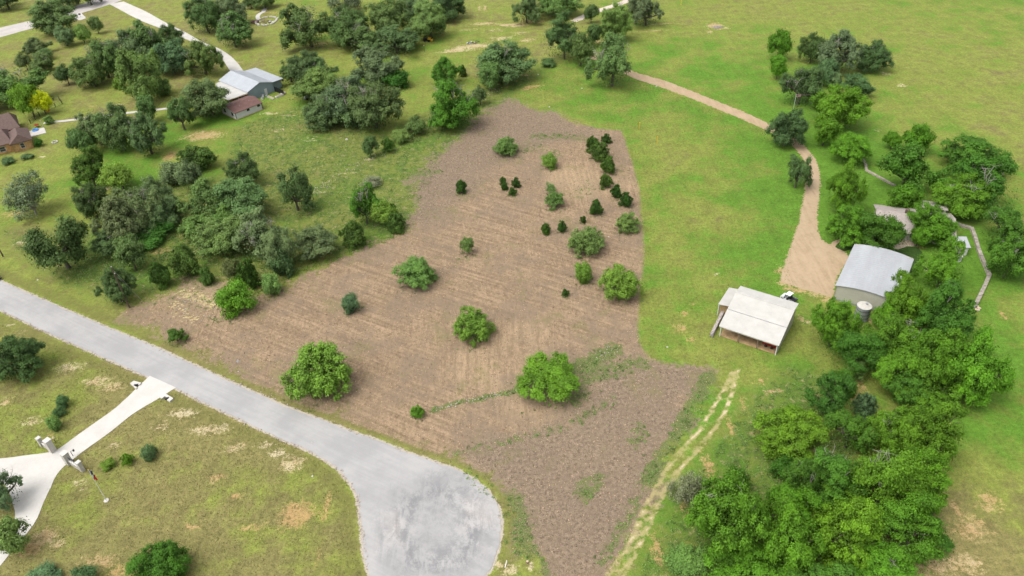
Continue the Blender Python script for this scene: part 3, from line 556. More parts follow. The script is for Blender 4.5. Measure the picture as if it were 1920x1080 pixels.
# --- arched-roof metal barn
def metal_barn():
    o = gp(1562, 561); ang = math.radians(-33.8); L, D, e = 11.6, 16.6, 3.65
    r = empty('metal_barn', (o[0], o[1], 0), ang); tag(r, 'cream ribbed metal barn with curved silver roof among trees', 'barn')
    N = 14; rise = .75
    arc = [(-.25 + (L + .5) * k / N, e + rise * (1 - (2 * k / N - 1) ** 2)) for k in range(N + 1)]
    m = MB(); v = []; f = []
    for (x, z) in arc: v += [(x, -.25, z), (x, D + .25, z), (x, -.25, z - .09), (x, D + .25, z - .09)]
    for k in range(N):
        a = 4 * k; f += [(a, a + 4, a + 5, a + 1), (a + 2, a + 3, a + 7, a + 6), (a, a + 2, a + 6, a + 4), (a + 1, a + 5, a + 7, a + 3)]
    f += [(0, 1, 3, 2), (4 * N, 4 * N + 2, 4 * N + 3, 4 * N + 1)]; m.add(v, f); rf = m.build('roof', M_galv, r)
    m = MB()
    for i in range(24):
        y = -.2 + (D + .4) * i / 23; m.tube([(x, y, z + .02) for x, z in arc], .022, 4, False)
    m.build('roof_seam', M_galv, rf)
    m = MB(); P = [(0, 0)] + [(max(0, min(L, x)), z - .1) for x, z in arc] + [(L, 0)]
    m.add([(x, 0, z) for x, z in P] + [(x, .12, z) for x, z in P], [tuple(range(len(P))), tuple(range(2 * len(P) - 1, len(P) - 1, -1))] + [(i, (i + 1) % len(P), (i + 1) % len(P) + len(P), i + len(P)) for i in range(len(P))]); fw = m.build('front_wall', M_cream, r)
    m = MB()
    for i in range(39):
        x = .15 + i * (L - .3) / 38; zt = e + rise * (1 - (2 * (x + .25) / (L + .5) - 1) ** 2) - .14
        m.box((x, -.025, zt / 2), (.06, .045, zt))
    m.build('wall_rib', M_cream, fw)
    m = MB(); wall_quad(m, (0, D), (0, 0), 0, e - .05, e - .05); m.build('side_wall', M_cream, r)
    m = MB(); wall_quad(m, (L, 0), (L, D), 0, e - .05, e - .05); m.build('side_wall', M_cream, r)
    m = MB(); wall_quad(m, (L, D), (0, D), 0, e + .3, e + .3); m.build('back_wall', M_cream, r)
    for vv in (4, 10.5):
        MB().box((-.04, vv, 1.5), (.07, 3.2, 3.0)).build('roll_door', M_whitewall, r)
    MB().box((L / 2, -.03, .25), (L + .04, .07, .3)).build('base_trim', M_steel, r)
    # water tank
    c = gp(1614, 597); t = empty('water_tank', (c[0], c[1], 0)); tag(t, 'round corrugated grey water tank in front of cream metal barn', 'water tank')
    R, Hh = 1.35, 3.3; pr = []
    for i in range(67):
        z = Hh * i / 66; pr.append((R + .028 * math.sin(i * math.pi / 3 * 1.0), z))
    m = MB(); n = 36; v = [(rr * math.cos(2 * math.pi * k / n), rr * math.sin(2 * math.pi * k / n), z) for rr, z in pr for k in range(n)]
    f = [(i * n + k, i * n + (k + 1) % n, (i + 1) * n + (k + 1) % n, (i + 1) * n + k) for i in range(len(pr) - 1) for k in range(n)]
    m.add(v, f); m.build('shell', M_steel, t, True)
    for z in (.05, .9, 1.75, 2.6, Hh):
        m = MB(); m.tube([((R + .04) * math.cos(2 * math.pi * k / 36), (R + .04) * math.sin(2 * math.pi * k / 36), z) for k in range(37)], .035, 5, False); m.build('band', M_galv if z == Hh else M_black, t)
    m = MB(); n = 36; v = [(0, 0, Hh + .28)] + [((R + .02) * math.cos(2 * math.pi * k / n), (R + .02) * math.sin(2 * math.pi * k / n), Hh + .03) for k in range(n)]
    m.add(v, [(0, 1 + k, 1 + (k + 1) % n) for k in range(n)]); lid = m.build('lid', M_lime, t); MB().tube([(.5, .2, Hh + .12), (.5, .2, Hh + .36)], .26, 12).build('hatch', M_steel, lid)
    MB().tube([(R + .08, 0, .3), (R + .08, 0, Hh - .1)], .05, 6).build('pipe', M_pole, t)
metal_barn()

# --- blue-grey metal building with small white shed
def blue_building():
    o = gp(532.9, 164.4); a = gp(444.4, 224.6); b = gp(493, 204.9); ang = math.atan2(b[1] - a[1], b[0] - a[0])
    r = empty('metal_building', (o[0], o[1], 0), ang); tag(r, 'blue grey metal building with pale gabled roof and side wing', 'building')
    D = 17.4; uL, uR, uV = -13.7, -8.7, -3.9; e, rz, vz, wz = 3.2, 4.95, 3.4, 3.3
    m = MB(); Q = [(uL - .3, -.3, e), (uR, -.3, rz), (uR, D, rz), (uL - .3, D, e)]; m.slab(Q, .1); k1 = m.build('roof', M_blueroof, r)
    m = MB(); roof_ribs(m, Q[0], Q[3], Q[2], Q[1], 34, .04, .05); m.build('roof_seam', M_blueroof, k1)
    m = MB(); Q = [(uR + .01, -.3, rz), (uV, -.3, vz), (uV, D - .4, vz), (uR + .01, D, rz)]; m.slab(Q, .1); k2 = m.build('roof', M_blueroof, r)
    m = MB(); roof_ribs(m, Q[0], Q[3], Q[2], Q[1], 34, .04, .05); m.build('roof_seam', M_blueroof, k2)
    m = MB(); Q = [(uV + .01, -.3, vz + .01), (.3, -.3, wz), (.3, D - 1.0, wz), (uV + .01, D - .6, vz + .01)]; m.slab(Q, .1); k3 = m.build('wing_roof', M_blueroof, r)
    m = MB(); roof_ribs(m, Q[0], Q[3], Q[2], Q[1], 34, .04, .05); m.build('roof_seam', M_blueroof, k3)
    m = MB(); P = [(uL, 0), (uL, e - .1), (uR, rz - .12), (uV, vz - .1), (uV, 0)]; k = len(P)
    m.add([(x, 0, z) for x, z in P] + [(x, .15, z) for x, z in P], [tuple(range(k)), tuple(range(2 * k - 1, k - 1, -1))] + [(i, (i + 1) % k, (i + 1) % k + k, i + k) for i in range(k)]); fw = m.build('gable_wall', M_blue, r)
    m = MB()
    for i in range(24): x = uL + .2 + i * .4; zt = (e + (rz - e) * (x - uL) / (uR - uL)) if x < uR else rz + (vz - rz) * (x - uR) / (uV - uR); m.box((x, -.02, zt / 2 - .08), (.06, .04, zt - .2))
    m.build('wall_rib', M_blue, fw)
    m = MB(); wall_quad(m, (uV + .003, 1.0), (0, 1.0), 0, vz - .1, wz - .1); m.build('wing_wall', M_blue, r)
    m = MB(); wall_quad(m, (0, 1.0), (0, D - 1.2), 0, wz - .1, wz - .1); m.build('wing_wall', M_blue, r)
    m = MB(); wall_quad(m, (uL, D - .2), (uL, 0), 0, e - .1, e - .1); m.build('side_wall', M_blue, r)
    m = MB(); wall_quad(m, (0, D - 1.2), (uL, D - 1.2), 0, 3.1, 3.1); m.build('back_wall', M_blue, r)
    m = MB(); Q = [(uL - 7.0, .6, 2.75), (uL - .05, -.2, 3.02), (uL - .05, D - 1, 3.02), (uL - 2.2, D - 1, 2.9), (uL - 7.0, 6, 2.75)]; m.slab(Q, .12); cp = m.build('carport_roof', M_white, r)
    MB().box((uL - 3.5, .1, 2.72), (7.0, .1, .26), math.atan2(-.8, 7)).build('carport_fascia', M_fascia, cp)
    for x, y in ((-6.7, 1), (-6.7, 5.6), (-3.4, .7)): MB().box((uL + x, y, 1.35), (.15, .15, 2.7)).build('carport_post', M_whitewall, r)
    MB().box((uR + 1.6, -.05, 1.05), (1.0, .08, 2.1)).build('door', M_whitewall, r)
    # fenced yard in front of the wing
    def at(u_, v_): c = np.array(o) + np.array([math.cos(ang), math.sin(ang)]) * u_ + np.array([-math.sin(ang), math.cos(ang)]) * v_; return c
    c = at(-4.0, -.2); f = empty('yard_fence', (c[0], c[1], 0), ang); tag(f, 'black board fence of small yard beside blue grey building', 'fence')
    L1 = 5.2
    for i in range(26): MB().box((.12, -.1 - i * L1 / 26, .95), (.03, L1 / 26 - .015, 1.7)).build('board', M_black, f)
    for i in range(5): MB().box((.2, -.1 - i * L1 / 4, .95), (.1, .1, 1.9)).build('post', M_black, f)
    rr = random.Random(3)
    for i, (u_, v_, sx, sy, sz, mm, nm, lb, ct) in enumerate([
        (-5.2, -5.0, 3.2, .7, .45, M_whitewall, 'raised_bed', 'long white raised bed at the foot of the black yard fence', 'raised bed'),
        (-8.0, -3.8, .7, 3.4, .4, M_lime, 'raised_bed', 'pale raised bed along the yard edge near brown roofed shed', 'raised bed'),
        (-3.4, -4.4, 1.6, .8, .5, M_lime, 'raised_bed', 'short pale raised bed just outside the black yard fence', 'raised bed')]):
        c = at(u_, v_); b_ = empty(nm, (c[0], c[1], 0), ang); tag(b_, lb, ct, 'raised beds beside the blue building')
        for sg in (-1, 1):
            MB().box((0, sg * sy / 2, sz / 2), (sx, .12, sz)).build('side_board', mm, b_); MB().box((sg * (sx / 2 - .06), 0, sz / 2 - .002), (.12, sy - .13, sz)).build('end_board', mm, b_)
        MB().box((0, 0, sz * .35), (sx - .26, sy - .14, sz * .6)).build('soil', M_hay, b_)
    for i, (u_, v_, s, lb) in enumerate([(-9.2, -1.2, .8, 'white drum against the blue grey gable wall'), (-10.0, -2.0, .7, 'white bin beside drum near the brown roofed shed'), (-8.2, -1.6, .6, 'small grey cooler below the blue grey gable')]):
        c = at(u_, v_); b_ = empty('storage_bin', (c[0], c[1], 0), ang + i * .4); tag(b_, lb, 'bin', 'clutter by the blue building')
        mb = MB()
        if i == 0: mb.tube([(0, 0, 0), (0, 0, 1.0)], .35, 14)
        else: mb.box((0, 0, s * .4), (s * 1.3, s, s * .8))
        mb.build('body', [M_whitewall, M_whitewall, M_steel][i], b_); mb = MB(); mb.box((0, 0, s * .85 if i else 1.03), (s * 1.36 if i else .6, s * 1.06 if i else .6, .06)); mb.build('lid', M_steel, b_)
    # shed
    s_ = empty('white_shed', (a[0], a[1], 0), ang); tag(s_, 'small white shed with red brown roof and dark windows', 'shed')
    L = float(np.linalg.norm(b - a)); W, e, rz = 8.4, 2.35, 3.45
    m = MB(); Q = [(-.35, -.35, e), (L + .35, -.35, e), (L + .35, W / 2, rz), (-.35, W / 2, rz)]; m.slab(Q, .12); f1 = m.build('roof', M_redroof, s_)
    m = MB(); Q2 = [(-.35, W / 2 + .005, rz), (L + .35, W / 2 + .005, rz), (L + .35, W + .35, e), (-.35, W + .35, e)]; m.slab(Q2, .12); m.build('roof', M_redroof, s_)
    for (x, y) in ((3.2, 2.0), (7.0, 2.6)): z = e + (rz - e) * (y + .35) / (W / 2 + .35); MB().tube([(x, y, z), (x, y, z + .3)], .08, 8).build('vent_pipe', M_steel, f1)
    m = MB(); wall_quad(m, (0, 0), (L, 0), 0, e, e); m.build('wall', M_whitewall, s_); m = MB(); wall_quad(m, (L, W), (0, W), 0, e, e); m.build('wall', M_whitewall, s_)
    for x, t_ in ((0, .12), (L, -.12)):
        P = [(0, 0), (W, 0), (W, e), (W / 2, rz - .1), (0, e)]; m = MB(); k = 5
        m.add([(x, y, z) for y, z in P] + [(x + t_, y, z) for y, z in P], [tuple(range(k)), tuple(range(2 * k - 1, k - 1, -1))] + [(i, (i + 1) % k, (i + 1) % k + k, i + k) for i in range(k)]); m.build('gable_wall', M_whitewall, s_)
    window(s_, (0, 2.0, 1.45), .8, .9, 'u-', mat=M_black); window(s_, (0, 6.4, 1.5), .8, 1.0, 'u-', mat=M_black)
    window(s_, (4.6, 0, 1.75), .8, .6, 'v-', mat=M_black); window(s_, (8.5, 0, 1.8), .8, .6, 'v-', mat=M_black)
    MB().box((L / 2, -.1, .1), (L + .2, .12, .2)).build('base_trim', M_fascia, s_); MB().box((-.1, W / 2, .1), (.12, W, .2)).build('base_trim', M_fascia, s_)
    for x, y in ((-.02, -.02), (L + .02, -.02)): MB().box((x, y, e / 2), (.12, .12, e)).build('corner_trim', M_black, s_)
    # trailer tank
    c = gp(575, 186); t = empty('tank_trailer', (c[0], c[1], 0), .5); tag(t, 'small trailer with round white tank under oaks', 'trailer')
    MB().tube([(-.7, 0, 1.1), (-.6, 0, 1.1), (.6, 0, 1.1), (.7, 0, 1.1)], [.35, .6, .6, .35], 16).build('tank', M_whitewall, t); MB().box((.5, 0, .45), (3.4, 1.2, .12)).build('frame', M_steel, t)
    for y in (-.75, .75): MB().tube([(0, y - .1, .35), (0, y + .1, .35)], .35, 14).build('wheel', M_rubber, t)
    MB().box((1.5, 0, .8), (.9, .8, .6)).build('pump', M_steel, t)
blue_building()

# --- stone house at the left edge
def stone_house():
    o = gp(0, 294); a = gp(64, 277); ang = math.atan2(a[1] - o[1], a[0] - o[0])
    c0 = gp(64, 277); r = empty('stone_house', (c0[0], c0[1], 0), ang); tag(r, 'stone house with brown hipped roofs at left edge of photo', 'house')
    e, rz = 2.9, 5.6
    def hip(x0, x1, y0, y1, e, rz, mat, ridge='x'):
        m = MB(); o_ = .5; x0 -= o_; x1 += o_; y0 -= o_; y1 += o_; h = min(x1 - x0, y1 - y0) / 2
        if ridge == 'x': A_, B_ = (x0 + h, (y0 + y1) / 2, rz), (x1 - h * .25, (y0 + y1) / 2, rz)
        else: A_, B_ = ((x0 + x1) / 2, y0 + h * .25, rz), ((x0 + x1) / 2, y1 - h, rz)
        c = [(x0, y0, e), (x1, y0, e), (x1, y1, e), (x0, y1, e)]
        v = c + [A_, B_] + [(p[0], p[1], p[2] - .18) for p in c]
        f = [(0, 1, 5, 4), (1, 2, 5), (2, 3, 4, 5), (3, 0, 4)] if ridge == 'x' else [(0, 1, 4), (1, 2, 5, 4), (2, 3, 5), (3, 0, 4, 5)]
        f += [(0, 6, 7, 1), (1, 7, 8, 2), (2, 8, 9, 3), (3, 9, 6, 0), (9, 8, 7, 6)]
        m.add(v, f); return m.build('roof', mat, r)
    # main block, right wing towards the garden, rear wing
    def block(x0, x1, y0, y1, mat):
        for p, q in (((x0, y0), (x1, y0)), ((x1, y0), (x1, y1)), ((x1, y1), (x0, y1)), ((x0, y1), (x0, y0))):
            m = MB(); wall_quad(m, p, q, 0, e, e, .2); wo_ = m.build('wall', mat, r)
    block(-5.2, 0, 0, 9, M_sand); hip(-5.2, 0, 0, 9, e, 5.1, M_brownroof, 'y')
    block(-24, -5.3, 1.4, 12, M_sand); f1 = hip(-24, -5.3, 1.4, 12, e + .03, rz + .1, M_brownroof, 'x')
    block(-15, -2.0, 12.1, 22.5, M_sand); hip(-15, -2.0, 12.1, 22.5, e + .06, 6.3, M_brownroof, 'x')
    for (x, y, z) in ((-2.6, 2.2, 4.5), (-8, 16, 5.0)): MB().tube([(x, y, z - .6), (x, y, z + .5)], .12, 8).build('vent_pipe', M_pole, f1)
    window(r, (-2.6, 0, 1.6), 1.0, 1.5, 'v-'); window(r, (-8.0, 1.4, 1.5), 1.5, 1.4, 'v-'); window(r, (-13, 1.4, 1.5), 1.5, 1.4, 'v-'); window(r, (0, 5.5, 1.6), 1.2, 1.2, 'u+')
    m = MB()
    rr = random.Random(9)
    for i in range(260):      # proud stones of the rubble wall
        x = rr.uniform(-5.1, -.1); z = rr.uniform(.15, e - .3)
        if abs(x + 2.6) < .75 and .6 < z < 2.6: continue
        m.box((x, -.03, z), (rr.uniform(.2, .45), .08, rr.uniform(.12, .25)))
    for i in range(260):
        x = rr.uniform(-14, -5.4); z = rr.uniform(.15, e - .3)
        if abs(x + 8) < 1 and z > .6: continue
        m.box((x, 1.37, z), (rr.uniform(.2, .45), .08, rr.uniform(.12, .25)))
    st = m.build('wall_stones', simple('tan_sandstone', (.46, .30, .14), .95, .4, 1.3, bump=.5), r); st['kind'] = 'stuff'
    # porch
    MB().box((1.6, 11.5, .08), (6.0, 5.0, .16)).build('patio_slab', M_conc2, r); MB().box((4.4, 13.8, 1.4), (.16, .16, 2.8)).build('porch_post', M_white, r)
    # garden fence
    P = [gp(*q) for q in [(58, 232), (75, 218), (92, 207), (117, 195), (112, 188), (101, 188), (92, 183)]]
    f = empty('wire_fence', (P[0][0], P[0][1], 0)); tag(f, 'dark wire garden fence with posts beside the stone house', 'fence')
    for i in range(len(P) - 1):
        d = P[i + 1] - P[i]; k = max(1, int(np.linalg.norm(d) / 2.4))
        for s in range(k):
            q = P[i] + d * s / k - P[0]; MB().box((q[0], q[1], .8), (.14, .14, 1.6)).build('post', M_black, f)
        for z in (.15, .55, .95, 1.4):
            q0 = P[i] - P[0]; q1 = P[i + 1] - P[0]; MB().tube([(q0[0], q0[1], z), (q1[0], q1[1], z)], .035, 4).build('rail', M_black, f)
    c = gp(90, 211); t = empty('play_wheel', (c[0], c[1], 0), .3); tag(t, 'round orange play seat hanging by the dark garden fence', 'play seat')
    MB().tube([(.75 * math.cos(k * math.pi / 12), -.1, 1.1 + .75 * math.sin(k * math.pi / 12)) for k in range(25)], .16, 6, False).build('rim', M_orange, t); m = MB()
    for k in range(6): m.tube([(0, -.1, 1.1), (.75 * math.cos(k * math.pi / 3), -.1, 1.1 + .75 * math.sin(k * math.pi / 3))], .07, 5)
    m.build('spokes', M_orange, t)
    c = gp(67, 245); t = empty('paddling_pool', (c[0], c[1], .0)); tag(t, 'blue plastic paddling pool on the house patio', 'pool')
    m = MB(); m.tube([(.8 * math.cos(k * math.pi / 12), .8 * math.sin(k * math.pi / 12), .25) for k in range(25)], .22, 6, False); m.build('rim', M_bluep, t); MB().tube([(0, 0, .05), (0, 0, .2)], .75, 24).build('floor', M_bluep, t)
    c = gp(70, 238); t = empty('patio_table', (c[0], c[1], 0)); tag(t, 'small red table behind the blue paddling pool', 'table'); MB().tube([(0, 0, .72), (0, 0, .78)], .7, 18).build('top', M_red, t)
    for k in range(4): MB().box((.4 * math.cos(k * 1.57 + .7), .4 * math.sin(k * 1.57 + .7), .36), (.06, .06, .72)).build('leg', M_steel, t)
    c = gp(103, 267); t = empty('planter_ring', (c[0], c[1], 0)); tag(t, 'round stone planter ring on the lawn beside the stone house', 'planter')
    for k in range(10): MB().box((.8 * math.cos(k * .628), .8 * math.sin(k * .628), .15), (.4, .3, .3), k * .628 + 1.57).build('stone', M_lime, t)
stone_house()

# --- tan house and little shed hidden among the eastern trees
def tan_house():
    ang = math.radians(-20); c = gp(1668, 447); r = empty('ranch_house', (c[0], c[1], 0), ang); tag(r, 'ranch house with tan shingle roof half hidden by trees', 'house')
    L, D, e, rz = 15.5, 9.5, 2.7, 4.3; x0 = -3
    for (p, q) in (((x0, 0), (x0 + L, 0)), ((x0 + L, 0), (x0 + L, D)), ((x0 + L, D), (x0, D)), ((x0, D), (x0, 0))): m = MB(); wall_quad(m, p, q, 0, e, e, .2); m.build('wall', M_lime, r)
    m = MB(); m.slab([(x0 - .6, -1.2, e - .1), (x0 + L + .6, -1.2, e - .1), (x0 + L + .6, D / 2, rz), (x0 - .6, D / 2, rz)], .15); f1 = m.build('roof', M_tanroof, r)
    m = MB(); m.slab([(x0 - .6, D / 2 + .005, rz), (x0 + L + .6, D / 2 + .005, rz), (x0 + L + .6, D + .7, e - .1), (x0 - .6, D + .7, e - .1)], .15); m.build('roof', M_tanroof, r)
    m = MB(); m.slab([(x0 + L - 6, D - 1, rz - .1), (x0 + L - .5, D - 1, rz - .1), (x0 + L - .5, D + 5, e), (x0 + L - 6, D + 5, e)], .15); m.build('rear_wing_roof', M_tanroof, r)
    for p, q in (((x0 + L - 5.5, D), (x0 + L - 5.5, D + 4.6)), ((x0 + L - 1, D + 4.6), (x0 + L - 1, D)), ((x0 + L - 5.5, D + 4.6), (x0 + L - 1, D + 4.6))): m = MB(); wall_quad(m, p, q, 0, e - .2, e - .2, .15); m.build('wall', M_lime, r)
    MB().box((x0 + 6.0, D / 2 + .3, rz + .3), (.9, .7, 1.1)).build('chimney', M_brownroof, f1)
    for x in (x0 + 3, x0 + 7.5, x0 + 12): window(r, (x, 0, 1.5), 1.2, 1.2, 'v-')
    MB().box((x0 + 5.2, -.02, 1.05), (1.0, .08, 2.1)).build('door', M_brownroof, r)
    for x in (x0 + 1, x0 + 5, x0 + 9.5, x0 + 14): MB().box((x, -1.0, e / 2 - .1), (.14, .14, e - .2)).build('porch_post', M_whitewall, r)
    c = gp(1793, 472); s = empty('garden_shed', (c[0], c[1], 0), math.radians(-8)); tag(s, 'small garden shed with pale blue metal roof', 'shed')
    m = MB(); m.slab([(-1.9, -1.6, 2.2), (1.9, -1.6, 2.2), (1.9, 1.8, 2.9), (-1.9, 1.8, 2.9)], .08); m.build('roof', M_galv, s)
    for (p, q, z0, z1) in (((-1.6, -1.4), (1.6, -1.4), 2.15, 2.15), ((1.6, -1.4), (1.6, 1.5), 2.15, 2.75), ((1.6, 1.5), (-1.6, 1.5), 2.75, 2.75), ((-1.6, 1.5), (-1.6, -1.4), 2.75, 2.15)): m = MB(); wall_quad(m, p, q, 0, z0, z1, .08); m.build('wall', M_whitewall, s)
    MB().box((0, -1.43, .98), (1.0, .06, 1.9)).build('door', M_steel, s)
    c = gp(1795, 488); t = empty('white_tank', (c[0], c[1], 0)); tag(t, 'white plastic tank standing in front of the small garden shed', 'tank'); MB().tube([(0, 0, 0), (0, 0, 1.3), (0, 0, 1.5)], [.75, .75, .35], 18).build('body', M_whitewall, t); MB().tube([(0, 0, 1.5), (0, 0, 1.58)], .25, 12).build('lid', M_steel, t)
tan_house()

# --- dry-stone walls
def stone_wall(line, label, wdt=.9, h=.7, seed=1, mat=None):
    L = gpa(line); rr = random.Random(seed); r = empty('stone_wall', (L[0][0], L[0][1], 0)); tag(r, label, 'wall', 'dry stone garden walls'); m = MB(); cap = MB()
    for i in range(len(L) - 1):
        d = L[i + 1] - L[i]; ln = float(np.linalg.norm(d)); d = d / ln; n = np.array([-d[1], d[0]]); a = math.atan2(d[1], d[0]); s = 0
        while s < ln:
            w_ = rr.uniform(.35, .7)
            for lv in range(3):
                for sd in (-1, 1):
                    c = L[i] + d * (s + rr.uniform(-.08, .08)) + n * sd * wdt * .24 - L[0]
                    (cap if lv == 2 else m).box((c[0], c[1], h * (lv + .5) / 3), (w_ * rr.uniform(.8, 1.0), wdt * .5, h / 3 * rr.uniform(.85, 1.1)), a + rr.uniform(-.15, .15))
            s += w_
    x = m.build('lower_stones', M_stone, r); x['kind'] = 'stuff'; x = cap.build('cap_stones', mat or M_lime, r); x['kind'] = 'stuff'
stone_wall([(1792, 421), (1806, 426), (1821, 430), (1827, 445), (1834, 470), (1842, 490), (1850, 508), (1854, 518), (1847, 535), (1838, 554), (1830, 570)], 'long pale stone wall curving around the yard by small shed', .75, .6, 3, simple('pale_wall_stone', (.29, .26, .215), .95, .4, 1.2, bump=.4))
stone_wall([(1609, 288), (1617, 299), (1623, 310), (1624, 320), (1640, 329), (1655, 337), (1678, 350)], 'thin stone wall between trees right of the gravel lane', .6, .4, 5, M_stone)
c = gp(1831, 577); r = empty('stone_pile', (c[0], c[1], 0)); tag(r, 'flat pile of tan stones at the end of stone wall', 'stones')
rr = random.Random(8)
for i in range(9): MB().box((rr.uniform(-.9, .9), rr.uniform(-.9, .6), .12 + .1 * (i % 2)), (rr.uniform(.5, .9), rr.uniform(.4, .7), .2), rr.uniform(0, 3)).build('stone', M_fascia if i % 2 else M_lime, r)

# ------------------------------------------------------------------ gate, poles, vehicles, small things
def gate():
    P = {k: gp(*v) for k, v in dict(lo=(80, 836), li=(99.8, 846), ri=(130.6, 868.7), ro=(155.7, 883)).items()}
    d = P['ro'] - P['lo']; ang = math.atan2(d[1], d[0])
    info = [('lo', .62, 2.15, 'shorter outer white stone gate pillar on the far side of drive'), ('li', .98, 2.95, 'tall white stone gate pillar at far side of the drive'),
            ('ri', .98, 2.75, 'tall white stone gate pillar at near side of the drive'), ('ro', .64, 2.4, 'shorter outer white stone gate pillar next to the flagpole')]
    rr = random.Random(2)
    for k, s, h, lb in info:
        r = empty('gate_pillar', (P[k][0], P[k][1], 0), ang); tag(r, lb, 'gate pillar', 'stone pillars of the drive gate')
        n = max(4, int(h / .42))
        for i in range(n):                       # squared limestone courses, slightly uneven
            z = (h - .12) * (i + .5) / n; q = s * (1 + rr.uniform(-.02, .02))
            MB().box((rr.uniform(-.01, .01), rr.uniform(-.01, .01), z), (q, q, (h - .12) / n - .015), 0).build('stone_course', M_lime, r)
        MB().box((0, 0, (h - .12) / 2), (s * .96, s * .96, h - .14)).build('core', M_stone, r)
        MB().box((0, 0, h - .06), (s + .14, s + .14, .12)).build('cap', M_cap, r)
    for a, b, lb in (('lo', 'li', 'low white stone wing wall joining the far gate pillars'), ('ri', 'ro', 'low white stone wing wall joining the near gate pillars')):
        c = (P[a] + P[b]) / 2; L = float(np.linalg.norm(P[b] - P[a])) - 1.0; r = empty('wing_wall', (c[0], c[1], 0), ang); tag(r, lb, 'wall', 'wing walls of the drive gate')
        MB().box((0, 0, .5), (L, .4, 1.0)).build('body', M_lime, r); MB().box((0, 0, 1.05), (L, .52, .1)).build('cap', M_cap, r)
        for i in range(5): MB().box((-L / 2 + L * (i + .5) / 5, 0, 1.4), (.06, .06, .6)).build('railing_bar', M_black, r)
        MB().box((0, 0, 1.72), (L, .08, .06)).build('railing_top', M_black, r)
    c = gp(137, 855); r = empty('gate_keypad', (c[0], c[1], 0), ang + .8); tag(r, 'black gate keypad on a short bent post beside the drive', 'keypad')
    MB().tube([(0, 0, 0), (0, 0, 1.1), (.1, 0, 1.25), (.45, 0, 1.25)], .05, 8).build('post', M_black, r); MB().box((.55, 0, 1.3), (.2, .28, .36)).build('panel', M_black, r)
    c = gp(104, 828); r = empty('path_lamp', (c[0], c[1], 0)); tag(r, 'small brass garden lamp by the far gate pillar', 'lamp'); MB().tube([(0, 0, 0), (0, 0, .9)], .04, 6).build('stem', M_black, r); MB().tube([(0, 0, .85), (0, 0, 1.0), (0, 0, 1.25)], [.1, .28, .06], 10).build('shade', M_fascia, r)
    # culvert head walls
    for (pts, lb) in (([(245, 721), (252, 716), (266, 720), (262, 724), (254, 722), (251, 725), (258, 728), (256, 731)], 'white concrete culvert headwall on the far side of the drive mouth'),
                      ([(300, 747), (311, 740), (326, 749), (319, 755), (314, 752), (318, 749), (310, 745), (305, 749)], 'white concrete culvert headwall on the near side of the drive mouth')):
        pp = gpa(pts); c = pp.mean(0); r = empty('culvert_headwall', (c[0], c[1], 0)); tag(r, lb, 'headwall', 'culvert headwalls of the drive')
        m = MB(); k = len(pp); v = [(p[0] - c[0], p[1] - c[1], z) for z in (0, .35) for p in pp]
        m.add(v, [tuple(range(k))[::-1], tuple(range(k, 2 * k))] + [(i, (i + 1) % k, (i + 1) % k + k, i + k) for i in range(k)]); m.build('apron', M_conc, r)
        MB().tube([(-.3, -.1, .2), (.5, .1, .2)], .22, 12).build('pipe', M_black, r)
    # flagpole
    b = gp(199.8, 939); r = empty('flagpole', (b[0], b[1], 0)); tag(r, 'white flagpole with limp red white and blue flag near gate', 'flagpole')
    Hh = 7.9; MB().tube([(0, 0, .12), (0, 0, Hh)], [.06, .035], 8).build('pole', M_pole, r); MB().tube([(0, 0, 0), (0, 0, .14)], .42, 16).build('base', M_conc, r); MB().tube([(0, 0, Hh), (0, 0, Hh + .06), (0, 0, Hh + .13)], [.03, .09, .03], 10).build('finial', M_yellow, r)
    rr = random.Random(6)
    def drape(z0, z1, off, mat, name, wid):
        m = MB(); N = 9; K = 8; v = []
        for i in range(N + 1):
            z = z0 + (z1 - z0) * i / N
            for k in range(K):
                a = k / (K - 1); fold = .09 * math.sin(a * 9 + i * .5 + off); v.append((.05 + a * wid * (1 - .25 * i / N), fold + off * .08, z - a * .25))
        f = [(i * K + k, i * K + k + 1, (i + 1) * K + k + 1, (i + 1) * K + k) for i in range(N) for k in range(K - 1)]
        m.add(v, f); o = m.build(name, mat, r, True); s = o.modifiers.new('s', 'SOLIDIFY'); s.thickness = .012
    drape(Hh - .15, Hh - 1.5, 0, M_flagblue, 'flag_hoist', .42); drape(Hh - 1.2, Hh - 2.5, 1, M_flagred, 'flag_fly', .5); drape(Hh - .9, Hh - 1.7, -1.2, M_flagwhite, 'flag_white_bar', .3)
    # far US-style flag on the east lawn
    b = gp(1488, 203); r = empty('flagpole', (b[0], b[1], 0)); tag(r, 'thin far flagpole with pale red striped flag below dark oak', 'flagpole')
    MB().tube([(0, 0, 0), (0, 0, 4.6)], .06, 6).build('pole', M_pole, r)
    for i in range(7): MB().box((.85, .05 * (i % 2), 4.4 - .13 * i), (1.5, .02, .125), .1).build('flag_stripe', M_flagfade if i % 2 == 0 else M_flagwhite, r)
    MB().box((.4, -.035, 4.2), (.6, .02, .5), .1).build('flag_canton', M_flagblue, r)
gate()

